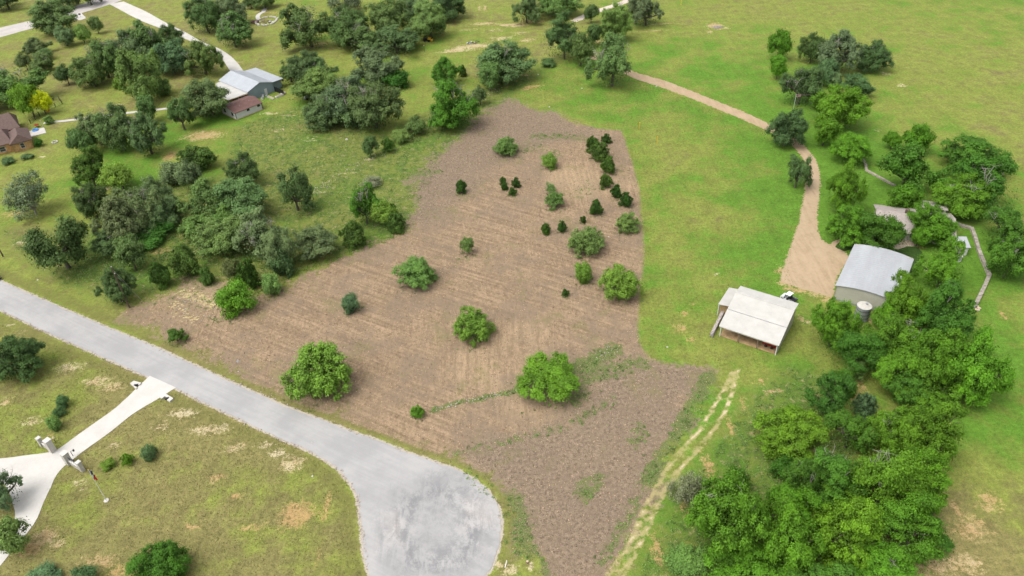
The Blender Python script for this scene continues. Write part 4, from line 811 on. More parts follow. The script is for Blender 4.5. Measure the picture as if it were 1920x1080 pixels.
def utility_pole(px, label, lean=0.0, arm=True, guys=True):
    b = gp(*px); r = empty('utility_pole', (b[0], b[1], 0)); tag(r, label, 'utility pole', 'wooden utility poles by the road')
    Hh = 11.0; MB().tube([(0, 0, 0), (0, 0, Hh)], [.19, .12], 10).build('pole', M_post, r)
    d0 = gp(60, 552); d1 = gp(540, 765); a = math.atan2(d1[1] - d0[1], d1[0] - d0[0])
    for i, (z, s) in enumerate(((Hh + .08, 0), (Hh - 1.6, .22))):
        MB().tube([(s * math.cos(a), s * math.sin(a), z - .1), (s * math.cos(a), s * math.sin(a), z + .06), (s * math.cos(a), s * math.sin(a), z + .16)], [.05, .11, .05], 8).build('insulator', M_whitewall, r)
    if guys:
        for z, (gx, gy) in ((Hh - .4, (266, 563)), (Hh - 1.8, (262, 560))):
            q = gp(gx, gy) - b; MB().tube([(0, 0, z), (q[0], q[1], 0)], .025, 4).build('guy_wire', M_steel, r)
    return b
pb = utility_pole((243, 577), 'brown wooden utility pole with guy wires at corner of cleared lot')
pa = utility_pole((6, 481), 'dark wooden utility pole cut by the left edge of photo', guys=False)
def wheels(r, xs_, y, rad):
    for x in xs_:
        for s in (-1, 1):
            wv = MB().tube([(x, s * y - .11, rad), (x, s * y + .11, rad)], rad, 18).build('wheel', M_rubber, r); MB().tube([(x, s * (y + .005) - .115, rad), (x, s * (y + .005) + .115, rad)], rad * .55, 12).build('rim', M_steel, wv)
def profile_body(mb, prof, wdt, taper=0.0):
    k = len(prof); v = [(x, -wdt / 2 + (taper if z > 1.15 else 0), z) for x, z in prof] + [(x, wdt / 2 - (taper if z > 1.15 else 0), z) for x, z in prof]
    mb.add(v, [tuple(range(k)), tuple(range(2 * k - 1, k - 1, -1))] + [(i, i + k, (i + 1) % k + k, (i + 1) % k) for i in range(k)])
def utility_vehicle():
    a = gp(1489, 570); b = gp(1466, 558); c = (a + b) / 2; ang = math.atan2(b[1] - a[1], b[0] - a[0])
    r = empty('utility_vehicle', (c[0], c[1], .0), ang); tag(r, 'small white roofed utility vehicle with dark bed behind white barn', 'utility vehicle')
    m = MB(); profile_body(m, [(1.5, .35), (1.55, .75), (1.4, .95), (.75, 1.05), (.7, .5), (-.3, .5), (-.35, .85), (-.4, .35)], 1.4); m.build('body', M_carwhite, r)
    m = MB(); m.slab([(.72, -.62, 1.08), (.72, .62, 1.08), (.42, .6, 1.86), (.42, -.6, 1.86)], .03); m.build('windshield', M_glass, r)
    m = MB(); m.slab([(.55, -.72, 1.9), (.55, .72, 1.9), (-.55, .72, 1.94), (-.55, -.72, 1.94)], .07); m.build('roof', M_carwhite, r)
    for sx in (.68, -.5):
        for sy in (-.66, .66): MB().tube([(sx, sy, .6), (sx * .8, sy, 1.88)], .035, 6).build('roof_post', M_black, r)
    MB().box((-.05, 0, .72), (.5, 1.2, .28)).build('seat', M_black, r); MB().box((-.35, 0, 1.05), (.14, 1.2, .5)).build('seat_back', M_black, r)
    MB().box((-1.05, 0, .78), (1.25, 1.4, .08)).build('bed_floor', M_black, r)
    for s in (-1, 1): MB().box((-1.05, s * .7, .95), (1.25, .05, .3)).build('bed_side', M_steel, r); MB().box((1.53, s * .5, .8), (.05, .24, .12)).build('headlight', M_galv, r)
    MB().box((-1.68, 0, .95), (.05, 1.36, .3)).build('tailgate', M_black, r); wheels(r, (1.0, -1.05), .62, .33)
utility_vehicle()
def car():
    a = gp(-32, 512); c = gp(-13, 523); d0 = gp(60, 552); d1 = gp(540, 765); ang = math.atan2(d1[1] - d0[1], d1[0] - d0[0])
    r = empty('parked_car', (c[0], c[1], .045), ang); tag(r, 'dark car on the road just entering at left edge', 'car')
    m = MB(); profile_body(m, [(2.2, .35), (2.25, .7), (1.9, .88), (1.0, .98), (.35, 1.42), (-1.1, 1.45), (-1.9, 1.02), (-2.2, .95), (-2.2, .35)], 1.8, .16); m.build('body', M_black, r)
    m = MB(); m.slab([(1.02, -.7, 1.01), (1.02, .7, 1.01), (.42, .64, 1.39), (.42, -.64, 1.39)], .02); o = m.build('windshield', M_glass, r); o.location.z = .02
    for s in (-1, 1): MB().box((2.22, s * .65, .68), (.06, .3, .14)).build('headlight', M_galv, r); MB().box((-.3, s * .83, 1.2), (1.5, .03, .26)).build('side_window', M_glass, r)
    wheels(r, (1.35, -1.35), .82, .33)
car()
# yard sign on the cleared lot
c = gp(447.5, 683); r = empty('yard_sign', (c[0], c[1], 0), .5); tag(r, 'small white diamond shaped yard sign on bare lot by road', 'sign')
MB().tube([(0, 0, 0), (0, 0, .5)], .03, 6).build('stake', M_steel, r); m = MB(); m.add([(x, y, z) for y in (-.015, .015) for x, z in ((0, .32), (.34, .78), (.12, 1.3), (-.28, .82))], [(0, 1, 2, 3), (7, 6, 5, 4), (0, 4, 5, 1), (1, 5, 6, 2), (2, 6, 7, 3), (3, 7, 4, 0)]); m.build('panel', M_flagwhite, r); m = MB(); m.tube([(0, .02, .32), (.34, .02, .78), (.12, .02, 1.3), (-.28, .02, .82), (0, .02, .32)], .035, 4); m.build('frame', M_steel, r)
# white marker post by the turning circle, reddish cap beside it
c = gp(947, 1064); r = empty('marker_post', (c[0], c[1], 0)); tag(r, 'short leaning white marker post beside the turning circle', 'post'); MB().tube([(0, 0, 0), (.28, .55, .75)], .075, 8).build('pipe', M_flagwhite, r); MB().tube([(.28, .55, .75), (.31, .61, .83)], .085, 8).build('cap', M_cap, r)
c = gp(989, 1054); r = empty('valve_box', (c[0], c[1], 0)); tag(r, 'small reddish valve box in weeds near the white marker post', 'valve box'); MB().tube([(0, 0, 0), (0, 0, .22)], .24, 10).build('body', M_redroof, r); MB().tube([(0, 0, .22), (0, 0, .26)], .2, 10).build('lid', M_fascia, r)
# survey stakes and white rocks on the mown strip
for (x, y, h, lb) in ((1199, 242, 2.0, 'thin yellow survey stake nearest the top corner of cleared lot'), (1232, 270, 2.2, 'thin yellow survey stake out on the mown strip'), (982, 43, 2.2, 'thin yellow stake among pale bare ground at top'), (1277, 10, 2.4, 'thin yellow stake at the far edge of pasture'), (796, 97, 2.4, 'short dark post with pale top below the far oaks')):
    c = gp(x, y); r = empty('survey_stake', (c[0], c[1], 0)); tag(r, lb, 'stake', 'survey stakes'); MB().box((0, 0, h / 2), (.12, .12, h)).build('stake', M_yellow if 'yellow' in lb else M_post, r); MB().box((0, 0, h - .05), (.3, .16, .3)).build('ribbon', M_yellow if 'yellow' in lb else M_fascia, r)
rr = random.Random(5)
def rock(name, c, s, mat, label, group, cat='rock'):
    bm = bmesh.new(); bmesh.ops.create_icosphere(bm, subdivisions=1, radius=s)
    for v in bm.verts: v.co *= rr.uniform(.75, 1.2); v.co.z = max(v.co.z * .6, -s * .3)
    me = bpy.data.meshes.new(name); bm.to_mesh(me); bm.free(); o = link(name, me, mat); o.location = (c[0], c[1], s * .25); return tag(o, label, cat, group)
for (x, y, s, lb) in ((1009, 140, .5, 'white rock on mown grass left of the big lane tree'), (1091, 166, .5, 'white rock on mown grass below the big lane tree'), (1030, 201, .5, 'white rock just above the top edge of cleared lot'), (1231, 162, .6, 'dark topped rock on the lower edge of the lane'), (1251, 651, .35, 'pale yellow rock on grass left of white barn'), (650, 262, .8, 'white rock in rough pasture below the oak cluster'), (585, 830, .3, 'pale rock lying on the lawn edge near the road bend'), (586, 893, .35, 'white rock in lawn near the turning circle bend'), (90, 918, .3, 'white rock on the edge of the curved driveway'), (447, 697, .25, 'tiny pale stone just below the yard sign'), (1141, 444, .35, 'white rock beside the mesquite in the upper cleared lot'), (230, 565, .35, 'pale rock near the foot of utility pole'), (71, 525, .4, 'pale rock in the weeds near left road edge'), (1762, 762, .6, 'white bucket like rock under the pecan wood edge')):
    rock('field_rock', gp(x, y), s * .6, M_lime, lb, 'loose rocks')
# far clutter: stone ringed garden bed, yellow machine, debris, mailboxes, cart
c = gp(500, 40); r = empty('garden_bed', (c[0], c[1], 0)); tag(r, 'far garden bed ringed with white stones', 'garden bed')
for i in range(26):
    a = i * .245; q = (4.2 * math.cos(a) + rr.uniform(-.5, .5), 5.2 * math.sin(a) + rr.uniform(-.5, .5)); MB().box((q[0], q[1], .2), (rr.uniform(.6, 1.3), rr.uniform(.5, .8), .4), a + 1.57).build('stone', M_lime, r)
for i in range(8): MB().box((rr.uniform(-3, 3), rr.uniform(-4, 3), .2), (rr.uniform(.8, 2.0), .5, .35), rr.uniform(0, 3)).build('slab', M_cap if i % 2 else M_wood, r)
c = gp(478, 42); r = empty('fire_pit', (c[0], c[1], 0)); tag(r, 'dark round fire pit beside the white stone garden bed', 'fire pit'); MB().tube([(1.5 * math.cos(k * .2618), 1.1 * math.sin(k * .2618), .3) for k in range(25)], .35, 6, False).build('rim', M_redroof, r); MB().tube([(0, 0, 0), (0, 0, .25)], 1.2, 16).build('ash_bed', M_dark, r)
ln = gpa([(484, 33), (482, 30), (486, 26), (494, 23), (497, 15)])
sheet('stone_path', strip([(484, 36), (483, 31), (487, 26), (494, 22), (498, 14)], 1.8), .05, M_conc2, .1, .8)
c = gp(801, 77); r = empty('mini_loader', (c[0], c[1], 0), -.3); tag(r, 'yellow and black machine parked under the far oaks', 'machine')
MB().box((0, 0, .8), (2.6, 1.3, .6)).build('chassis', M_black, r); MB().box((1.1, -.1, 1.1), (1.1, 1.2, .7)).build('hood', M_yellow, r); MB().box((-.5, 0, 1.9), (1.1, 1.2, .1)).build('canopy', M_black, r)
for sx in (-1, 0): 
    for sy in (-.5, .5): MB().box((sx, sy, 1.5), (.07, .07, .8)).build('canopy_post', M_black, r)
for y in (-.75, .75):
    for x in (-.8, .9): MB().tube([(x, y - .15, .45), (x, y + .15, .45)], .45, 14).build('wheel', M_rubber, r)
MB().box((1.95, 0, .5), (.5, 1.5, .5)).build('bucket', M_yellow, r)
c = gp(886, 82); r = empty('scrap_pile', (c[0], c[1], 0)); tag(r, 'low pile of white and dark scrap boards on bare ground', 'scrap pile')
for i in range(12): MB().box((rr.uniform(-2, 2), rr.uniform(-1.2, 1.2), .15 + .08 * i * .5), (rr.uniform(.8, 2.2), rr.uniform(.2, .5), .1), rr.uniform(0, 3)).build('board', (M_whitewall, M_wood, M_black)[i % 3], r)
c = gp(149, 33); sheet('mailbox_pad', gpa([(138, 27), (152, 24), (162, 34), (150, 38), (138, 37)]), .045, M_conc2, .1, 1)
for i, (x, y, lb) in enumerate(((145, 34, 'left dark mailbox on the paved pull out by far road'), (151, 32, 'right dark mailbox on the paved pull out by far road'))):
    q = gp(x, y); r = empty('mailbox', (q[0], q[1], 0), .4); tag(r, lb, 'mailbox', 'mailboxes by the far road'); MB().box((0, 0, .55), (.12, .12, 1.1)).build('post', M_wood, r); MB().tube([(-.45, 0, 1.3), (.45, 0, 1.3)], .32, 10).build('box', M_black, r); MB().box((.47, 0, 1.3), (.03, .5, .5)).build('door', M_dark, r)
c = gp(172, 159); r = empty('garden_cart', (c[0], c[1], 0), -.2); tag(r, 'small dark cart standing in shade before the oak grove', 'cart'); m = MB(); m.add([(x, y, z) for x, y, z in ((-1, -.5, .6), (1, -.5, .6), (1, .5, .6), (-1, .5, .6), (-1.3, -.6, 1.15), (1.2, -.6, 1.15), (1.2, .6, 1.15), (-1.3, .6, 1.15))], [(0, 3, 2, 1), (0, 1, 5, 4), (1, 2, 6, 5), (2, 3, 7, 6), (3, 0, 4, 7)]); m.build('tub', M_black, r)
for y in (-.6, .6): MB().tube([(.3, y - .06, .35), (.3, y + .06, .35)], .35, 12).build('wheel', M_rubber, r)
MB().tube([(-1.2, 0, .8), (-2.0, 0, 1.0)], .04, 6).build('handle', M_steel, r)
# white gas bottle under the pecans
c = gp(1345, 52); rockm = M_log
r = empty('brush_pile', (c[0], c[1], 0)); tag(r, 'small grey pile of cut brush alone in far pasture', 'brush pile'); m = MB()
for i in range(90):
    a = rr.uniform(0, 6.28); d_ = rr.uniform(0, 1.6); z = rr.uniform(.1, .9) * (1.7 - d_) / 1.7; e_ = rr.uniform(0, 6.28); l_ = rr.uniform(.5, 1.3)
    m.tube([(d_ * math.cos(a), d_ * math.sin(a), z), (d_ * math.cos(a) + l_ * math.cos(e_), d_ * math.sin(a) + l_ * math.sin(e_), max(.05, z + rr.uniform(-.3, .4)))], rr.uniform(.03, .07), 4)
x = m.build('branches', M_log, r); x['kind'] = 'stuff'

# ------------------------------------------------------------------ vegetation
def leaf_material():
    t = NT('foliage'); oi = t.n('ShaderNodeObjectInfo'); tint = t.attr('tint'); p = t.pos()
    n = t.noise(p, .55, 3, .6)
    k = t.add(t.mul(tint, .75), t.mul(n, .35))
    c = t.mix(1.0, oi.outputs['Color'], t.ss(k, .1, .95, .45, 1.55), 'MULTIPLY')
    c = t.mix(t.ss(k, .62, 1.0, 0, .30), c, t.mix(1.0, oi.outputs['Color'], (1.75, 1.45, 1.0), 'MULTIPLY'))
    d = t.bsdf(c, .72, 0, .22); tr = t.n('ShaderNodeBsdfTranslucent'); t.put(tr.inputs[0], t.mix(1.0, c, (1.2, 1.25, .7), 'MULTIPLY'))
    mx = t.n('ShaderNodeMixShader'); mx.inputs[0].default_value = .20; t.t.links.new(d, mx.inputs[1]); t.t.links.new(tr.outputs[0], mx.inputs[2])
    return t.done(mx.outputs[0])
M_leaf = leaf_material()
M_bark = simple('grey_bark', (.085, .070, .056), .95, .35, 3.0, bump=.4)
M_twig = simple('pale_dead_twigs', (.27, .245, .215), .95, .25, 3.0)

def unit(v): return v / (np.linalg.norm(v, axis=1, keepdims=True) + 1e-9)
def leaf_mesh(name, C, Nrm, size, tint, r, spike=0.0, asp=1.45):
    n = len(C); q = unit(Nrm + r.normal(0, .45, (n, 3))); ref = r.normal(0, 1, (n, 3)); ref[:, 2] += spike
    a = unit(np.cross(q, ref)); b = np.cross(q, a); s = (size * r.uniform(.6, 1.35, n))[:, None]
    a = a * np.array([1, 1, 1 / asp]); b = b * np.array([1, 1, 1 / asp]); q = q * np.array([1, 1, 1 / asp])
    # pointed leaf sprays: rhomb with folded tip
    V = np.stack([C - b * s, C + a * s * .62 - q * s * .12, C + b * s * 1.05 - q * s * .25, C - a * s * .62 - q * s * .12], 1).reshape(-1, 3)
    me = bpy.data.meshes.new(name); me.vertices.add(4 * n); me.vertices.foreach_set('co', V.astype(np.float32).ravel())
    me.loops.add(4 * n); me.polygons.add(n); me.loops.foreach_set('vertex_index', np.arange(4 * n, dtype=np.int32)); me.polygons.foreach_set('loop_start', np.arange(0, 4 * n, 4, dtype=np.int32))
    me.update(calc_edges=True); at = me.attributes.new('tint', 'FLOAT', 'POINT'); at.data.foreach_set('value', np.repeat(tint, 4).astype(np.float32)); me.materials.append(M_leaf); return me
def limbs_mesh(name, targets, cb, r, mat, th=.05, fork=.28, extra=0):
    "tapered trunk and limbs, tree is 1 wide (radius) and 1 tall"
    m = MB(); base_n = 3
    top = np.array([r.normal(0, .04), r.normal(0, .04), max(fork, .08)])
    m.tube([(0, 0, -.03), tuple(top * .5 + np.array([.01, 0, 0])), tuple(top)], [th * 1.35, th, th * .85], 8)
    for t in targets:
        mid = (top + t) / 2 + r.normal(0, .06, 3); mid[2] = top[2] + (t[2] - top[2]) * .45
        m.tube([tuple(top - np.array([0, 0, .02])), tuple(mid), tuple(t)], [th * .62, th * .38, th * .10], 5)
        for k in range(2 + extra):
            e = mid + (t - mid) * r.uniform(.0, .7) ; f = e + r.normal(0, .17, 3); f[2] = abs(f[2] - e[2]) * .8 + e[2]
            m.tube([tuple(e), tuple(f)], [th * .26, th * .06], 4)
    o = m.build(name, mat, None); me = o.data; bpy.data.objects.remove(o); return me
def crown(seed, nl, lr, nleaf, leaf, cb, flat=1.0, spread=.62, fill=.12, sub=9, clump=.30, up=.5, droop=.35):
    r = np.random.default_rng(seed); L = []
    tries = 0
    while len(L) < nl and tries < 4000:
        tries += 1; d = unit(r.normal(0, 1, (1, 3)))[0]
        if d[2] < -droop: continue
        rad = spread * r.uniform(.35, 1.08) ; c = d * rad; c[2] *= flat
        if all(np.linalg.norm(c - q[0]) > lr * .62 for q in L): L.append((c, lr * r.uniform(.7, 1.25)))
    C = []; N = []; T = []; wts = np.array([l[1] ** 2 for l in L]); wts /= wts.sum()
    for (c, R), wg in zip(L, wts):
        k = max(10, int(nleaf * wg)); lt = r.uniform(0, 1); dirs = unit(r.normal(0, 1, (sub, 3)) + np.array([0, 0, .35]) + unit(c[None] + 1e-6) * .5)
        cen = c + dirs * R * r.uniform(.55, 1.0, (sub, 1)); ct = r.uniform(0, 1, sub); idx = r.integers(0, sub, k)
        off = r.normal(0, 1, (k, 3)) * R * clump; off[:, 2] *= .75; P = cen[idx] + off
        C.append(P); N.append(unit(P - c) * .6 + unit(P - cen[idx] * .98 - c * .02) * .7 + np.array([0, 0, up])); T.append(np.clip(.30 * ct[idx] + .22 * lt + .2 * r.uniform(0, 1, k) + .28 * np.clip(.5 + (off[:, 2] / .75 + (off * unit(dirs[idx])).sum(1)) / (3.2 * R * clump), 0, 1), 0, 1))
    k = int(nleaf * fill)
    P = unit(r.normal(0, 1, (k, 3))) * (r.uniform(0, 1, (k, 1)) ** .5) * spread * .95; C.append(P); N.append(unit(P) + np.array([0, 0, up])); T.append(r.uniform(0, .5, k))
    C = np.vstack(C); N = np.vstack(N); T = np.concatenate(T)
    # normalise outline: radius 1, height cb..1
    rx = np.percentile(np.abs(C[:, 0]), 99.3); ry = np.percentile(np.abs(C[:, 1]), 99.3); zl, zh = np.percentile(C[:, 2], .6), np.percentile(C[:, 2], 99.6)
    def nz(q): q = np.array(q, float); q = q.copy(); q[..., 0] /= rx; q[..., 1] /= ry; q[..., 2] = cb + (q[..., 2] - zl) / (zh - zl) * (1 - cb); return q
    C2 = nz(C); keep = C2[:, 2] > cb * .6 - .01; lob = [nz(l[0]) for l in L]
    return C2[keep], N[keep], T[keep], lob, r
PROTO = {}
def proto(kind, seed, nl, lr, nleaf, leaf, cb, th=.05, fork=.28, extra=0, bark=None, **kw):
    C, N, T, lob, r = crown(seed, nl, lr, nleaf, leaf, cb, **kw)
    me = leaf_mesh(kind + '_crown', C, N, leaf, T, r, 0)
    pick = sorted(lob, key=lambda q: -abs(q[0]) - abs(q[1]))[:9 + extra * 3]
    tm = limbs_mesh(kind + '_trunk', pick, cb, r, None, th, fork, extra); tm.materials.append(bark or M_bark)
    PROTO.setdefault(kind, []).append((me, tm, cb))
for s in range(6):
    if s % 2 == 0: proto('oak', 100 + s, 16 + 2 * s, .34 - .012 * s, 26000, .029, .10, .055, .26, sub=11, flat=.85, spread=.68, fill=.10, clump=.19, up=.75)
    else: proto('oak', 100 + s, 12 + s, .29, 23000, .030, .10, .055, .26, 0, sub=11, flat=.8, spread=.80, fill=.06, clump=.195, up=.75)
for s in range(6):
    if s % 2 == 0: proto('pecan', 200 + s, 26 + 2 * s, .29, 32000, .027, .10, .045, .30, sub=10, flat=.95, spread=.74, fill=.09, clump=.185, up=.9)
    else: proto('pecan', 200 + s, 15 + s, .27, 26000, .029, .12, .05, .30, 1, sub=11, flat=.9, spread=.84, fill=.05, clump=.19, up=.9)
for s in range(4): proto('mesquite', 300 + s, 34 + 3 * s, .27, 17000, .033, .02, .035, .12, 1, M_twig, sub=9, flat=.85, spread=.72, fill=.06, clump=.21, up=.7, droop=.35)
for s in range(3): proto('shrub', 400 + s, 12 + 2 * s, .38, 8500, .052, .0, .03, .10, sub=8, flat=.85, spread=.6, clump=.3, droop=.6)
for s in range(3): proto('small', 500 + s, 12 + 2 * s, .36, 9500, .046, .24, .05, .34, 0, sub=8, flat=.9, spread=.62, fill=.08, clump=.27)
for s in range(3): proto('sparse', 600 + s, 16, .30, 6500, .034, .10, .040, .16, 3, M_twig, sub=8, spread=.66, fill=.02, clump=.30)
for s in range(3): proto('gap', 700 + s, 11 + s, .30, 13000, .036, .16, .06, .26, 1, sub=9, flat=.8, spread=.78, fill=.0, clump=.26)
def juniper(seed):
    "dense rounded cone of short pointed sprays"
    C, N, T, lob, r = crown(seed, 30, .25, 9000, .05, 0.0, flat=1.15, spread=.70, fill=.30, sub=9, clump=.24, up=.35, droop=.9)
    z = np.clip(C[:, 2], 0, 1); k = (1.08 - .40 * z ** 1.8); C[:, 0] *= k; C[:, 1] *= k; C[:, :2] /= np.percentile(np.abs(C[:, :2]), 99.0)
    me = leaf_mesh('juniper_crown', C, N, .047, T, r, .8); m = MB(); m.tube([(0, 0, -.03), (0, 0, .5), (0, 0, .9)], [.07, .04, .01], 6); o = m.build('t', M_bark, None); tm = o.data; bpy.data.objects.remove(o)
    PROTO.setdefault('juniper', []).append((me, tm, 0.0))
for s in range(4): juniper(800 + s)

BARE = []
for s in range(3):     # dead grey limbs standing proud of a crown
    r = np.random.default_rng(900 + s); m = MB()
    for k in range(4):
        a = r.uniform(0, 6.28); d = r.uniform(.35, .8); z = .98 - .45 * d * d; p0 = np.array([d * .75 * math.cos(a), d * .75 * math.sin(a), z - .22])
        for q in range(4):
            p1 = p0 + np.array([r.normal(0, .10), r.normal(0, .10), r.uniform(.14, .25)]); m.tube([tuple(p0), tuple(p1)], [.010, .006], 4)
            for w_ in range(3): p2 = p1 + np.array([r.normal(0, .10), r.normal(0, .10), r.uniform(-.02, .09)]); m.tube([tuple(p1), tuple(p2)], [.005, .0015], 4)
    o = m.build('bare_branch', M_twig, None); BARE.append(o.data); bpy.data.objects.remove(o)
TONE = dict(oak=(.092, .146, .046), oakd=(.068, .114, .036), oakg=(.116, .164, .068), oakl=(.108, .174, .048), pecan=(.080, .180, .011), pecl=(.100, .208, .012), pecd=(.056, .138, .013), jun=(.056, .108, .016),
            jund=(.042, .096, .013), junl=(.074, .130, .024), mes=(.118, .196, .048), mesl=(.128, .215, .032), bright=(.112, .228, .020), yellow=(.46, .52, .012), grey=(.150, .176, .112), olive=(.120, .148, .056), teal=(.078, .138, .056), vine=(.048, .135, .018))
KIND = dict(oak=('oak_tree', 'tree'), pecan=('pecan_tree', 'tree'), mesquite=('mesquite_bush', 'bush'), shrub=('shrub', 'bush'), small=('small_tree', 'tree'), sparse=('sparse_shrub', 'bush'), gap=('open_oak_tree', 'tree'), juniper=('juniper_bush', 'bush'))
_cnt = {}
LOT = []
def plant(x0, y0, x1, y1, kind, tone, label, group):
    v = _cnt.get(kind, 0); _cnt[kind] = v + 1; pr = PROTO[kind]; me, tm, cb = pr[v % len(pr)]; r = np.random.default_rng(int(x0 * 31 + y0 * 17) % 99991)
    if kind == 'juniper': y0 += .05 * (y1 - y0); x0, x1 = x0 + .04 * (x1 - x0), x1 - .04 * (x1 - x0)
    cx, cy = (x0 + x1) / 2, (y0 + y1) / 2; zc = 2.0; Hh = 4.0
    for _ in range(6):
        p = gp(cx, cy, zc); dp = depth_at(p, zc); R = (x1 - x0) / 2 * dp / FPX
        phi = math.atan2(CAM_H - zc, math.hypot(p[0], p[1])); ext = (y1 - y0) / 2 * dp / FPX
        b = math.sqrt(max(ext ** 2 - (R * math.sin(phi)) ** 2, (.12 * R) ** 2)) / math.cos(phi); Hh = 2 * b / (1 - cb)
        lo, hi = {'juniper': (1.0, 2.6), 'shrub': (.7, 2.2), 'mesquite': (.8, 1.7), 'sparse': (.8, 2.0)}.get(kind, (.95, 2.5)); Hh = min(max(Hh, lo * R), hi * R); zc = Hh * (1 + cb) / 2
    if 'cleared lot' in group: LOT.append((p, R))
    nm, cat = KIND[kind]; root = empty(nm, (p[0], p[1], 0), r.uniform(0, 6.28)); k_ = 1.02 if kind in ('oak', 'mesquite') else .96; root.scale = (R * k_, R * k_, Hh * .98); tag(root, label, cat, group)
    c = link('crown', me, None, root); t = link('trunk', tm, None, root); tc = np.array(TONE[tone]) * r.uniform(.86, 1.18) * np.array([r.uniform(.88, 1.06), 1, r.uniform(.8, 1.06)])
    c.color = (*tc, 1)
    if kind in ('pecan', 'oak') and R > 2.6 and r.uniform() < .42: b_ = link('bare_branch', BARE[int(r.integers(0, 3))], None, root); b_.rotation_euler = (0, 0, r.uniform(0, 6.28)); b_['kind'] = 'stuff'
    return root
GRP = 'oaks on the far left lawns'
plant(60, -3, 139, 57, 'oak', 'oak', 'big round oak at the far road in the top left corner', GRP)
plant(-25, -25, 40, 14, 'oak', 'oakd', 'dark oak beyond far road in extreme top left corner', GRP)
plant(103, -28, 148, 10, 'oak', 'oakd', 'dark oak beyond far road just right of the big round oak', GRP)
plant(140, -30, 188, 6, 'oak', 'oakd', 'dark oak beyond far road nearest the white driveway mouth', GRP)
plant(165, 29, 191, 57, 'small', 'oak', 'small round tree alone beside the far mailboxes', GRP)
plant(101, 49, 138, 83, 'oak', 'oakg', 'grey green oak just below the big round corner oak', GRP)
plant(135, 46, 168, 73, 'small', 'mes', 'brighter small tree between grey oak and far mailboxes', GRP)
plant(39, 68, 90, 100, 'oak', 'oakg', 'grey oak topmost of the small group on left lawn', GRP)
plant(70, 90, 99, 113, 'shrub', 'oak', 'low tree right below the topmost grey lawn oak', GRP)
plant(29, 97, 57, 126, 'small', 'oakg', 'thin small tree leftmost of the small lawn group', GRP)
plant(57, 98, 98, 132, 'oak', 'oak', 'rounded oak lowest of the small lawn group', GRP)
plant(-45, 122, 84, 190, 'oak', 'oakl', 'wide oak at left edge behind the stone house', GRP)
plant(22, 156, 74, 208, 'small', 'bright', 'bright green tree in front of wide left edge oak', GRP)
plant(54, 162, 94, 210, 'small', 'yellow', 'yellow leaved tree by the garden fence', GRP)
plant(103, 121, 137, 151, 'small', 'oakd', 'small lone tree between wide edge oak and the oak grove', GRP)
plant(80, 216, 98, 233, 'shrub', 'mes', 'tiny green shrub at the end of white garden path', GRP)
GRP = 'oaks of the grove left of the curved driveway'
plant(138, 103, 198, 158, 'oak', 'oak', 'leftmost oak of the grove above the dark cart', GRP)
plant(150, 70, 228, 140, 'oak', 'oak', 'upper left oak of the grove left of curved driveway', GRP)
plant(198, 58, 272, 130, 'oak', 'oakg', 'middle upper oak of the grove left of curved driveway', GRP)
plant(232, 40, 318, 120, 'oak', 'oak', 'topmost oak of the grove reaching toward the white driveway', GRP)
plant(298, 44, 344, 92, 'oak', 'oakd', 'dark oak of the grove touching the white driveway', GRP)
plant(222, 84, 306, 182, 'oak', 'oakl', 'front oak of the grove with large drooping olive crown', GRP)
plant(280, 78, 352, 134, 'oak', 'teal', 'grove oak between the front oak and the rightmost oak', GRP)
plant(340, 70, 412, 134, 'oak', 'oakl', 'rightmost oak of the grove beside driveway bend', GRP)
plant(284, 147, 326, 180, 'shrub', 'mes', 'low shrub at the front right foot of the grove', GRP)
plant(210, 143, 236, 167, 'shrub', 'mesl', 'small bright shrub at the front left foot of the grove', GRP)
GRP = 'oaks near the top edge left of centre'
plant(350, -8, 412, 55, 'oak', 'oak', 'oak left of twin top edge oaks right of white driveway', GRP)
plant(396, 22, 470, 83, 'oak', 'oakl', 'round oak below the top edge pair right of white driveway', GRP)
plant(398, -12, 458, 42, 'oak', 'oakg', 'grey oak on the top edge right of white driveway', GRP)
plant(455, -14, 480, 13, 'oak', 'oakd', 'small dark oak on top edge above the fire pit', GRP)
plant(472, -20, 516, 12, 'oak', 'oak', 'oak on top edge above the stone garden bed', GRP)
GRP = 'oaks around the white shed and stone house path'
plant(250, 175, 294, 224, 'small', 'oakl', 'upright tree beside garden path left of the shed', GRP)
plant(146, 205, 208, 268, 'oak', 'oakg', 'left oak of the dark group below the garden path', GRP)
plant(178, 194, 252, 278, 'oak', 'oak', 'tall middle oak of the dark group below the garden path', GRP)
plant(234, 207, 306, 284, 'oak', 'teal', 'right oak of the dark group below the garden path', GRP)
plant(126, 238, 172, 284, 'small', 'oakl', 'small green tree at left foot of the dark oak group', GRP)
plant(308, 178, 362, 238, 'gap', 'oakl', 'scraggly oak with bare lower limbs left of the shed', GRP)
plant(346, 145, 430, 214, 'oak', 'oakg', 'grey green oak covering the carport end by white shed', GRP)
GRP = 'far oak wood at the top left of centre'
plant(528, 8, 624, 82, 'oak', 'oakd', 'dense leftmost oak of the far wood', GRP)
plant(606, 18, 692, 80, 'oak', 'oak', 'second oak from left in the far wood', GRP)
plant(640, 42, 716, 94, 'oak', 'oakl', 'low front oak in the middle of the far wood', GRP)
plant(690, -4, 762, 62, 'oak', 'oak', 'rear middle oak of the far wood', GRP)
plant(690, 46, 792, 99, 'oak', 'oak', 'wide front oak at lower right of the far wood', GRP)
plant(768, 2, 842, 66, 'oak', 'oakl', 'rounded oak above the yellow machine', GRP)
plant(740, -22, 804, 38, 'oak', 'oakg', 'grey oak at rear right of the far wood', GRP)
plant(804, -14, 869, 34, 'oak', 'oakd', 'dark rightmost oak of the far wood', GRP)
plant(608, -28, 682, 16, 'sparse', 'grey', 'bare branched oak on top edge behind the far wood', GRP)
GRP = 'oaks between the blue building and the cleared lot'
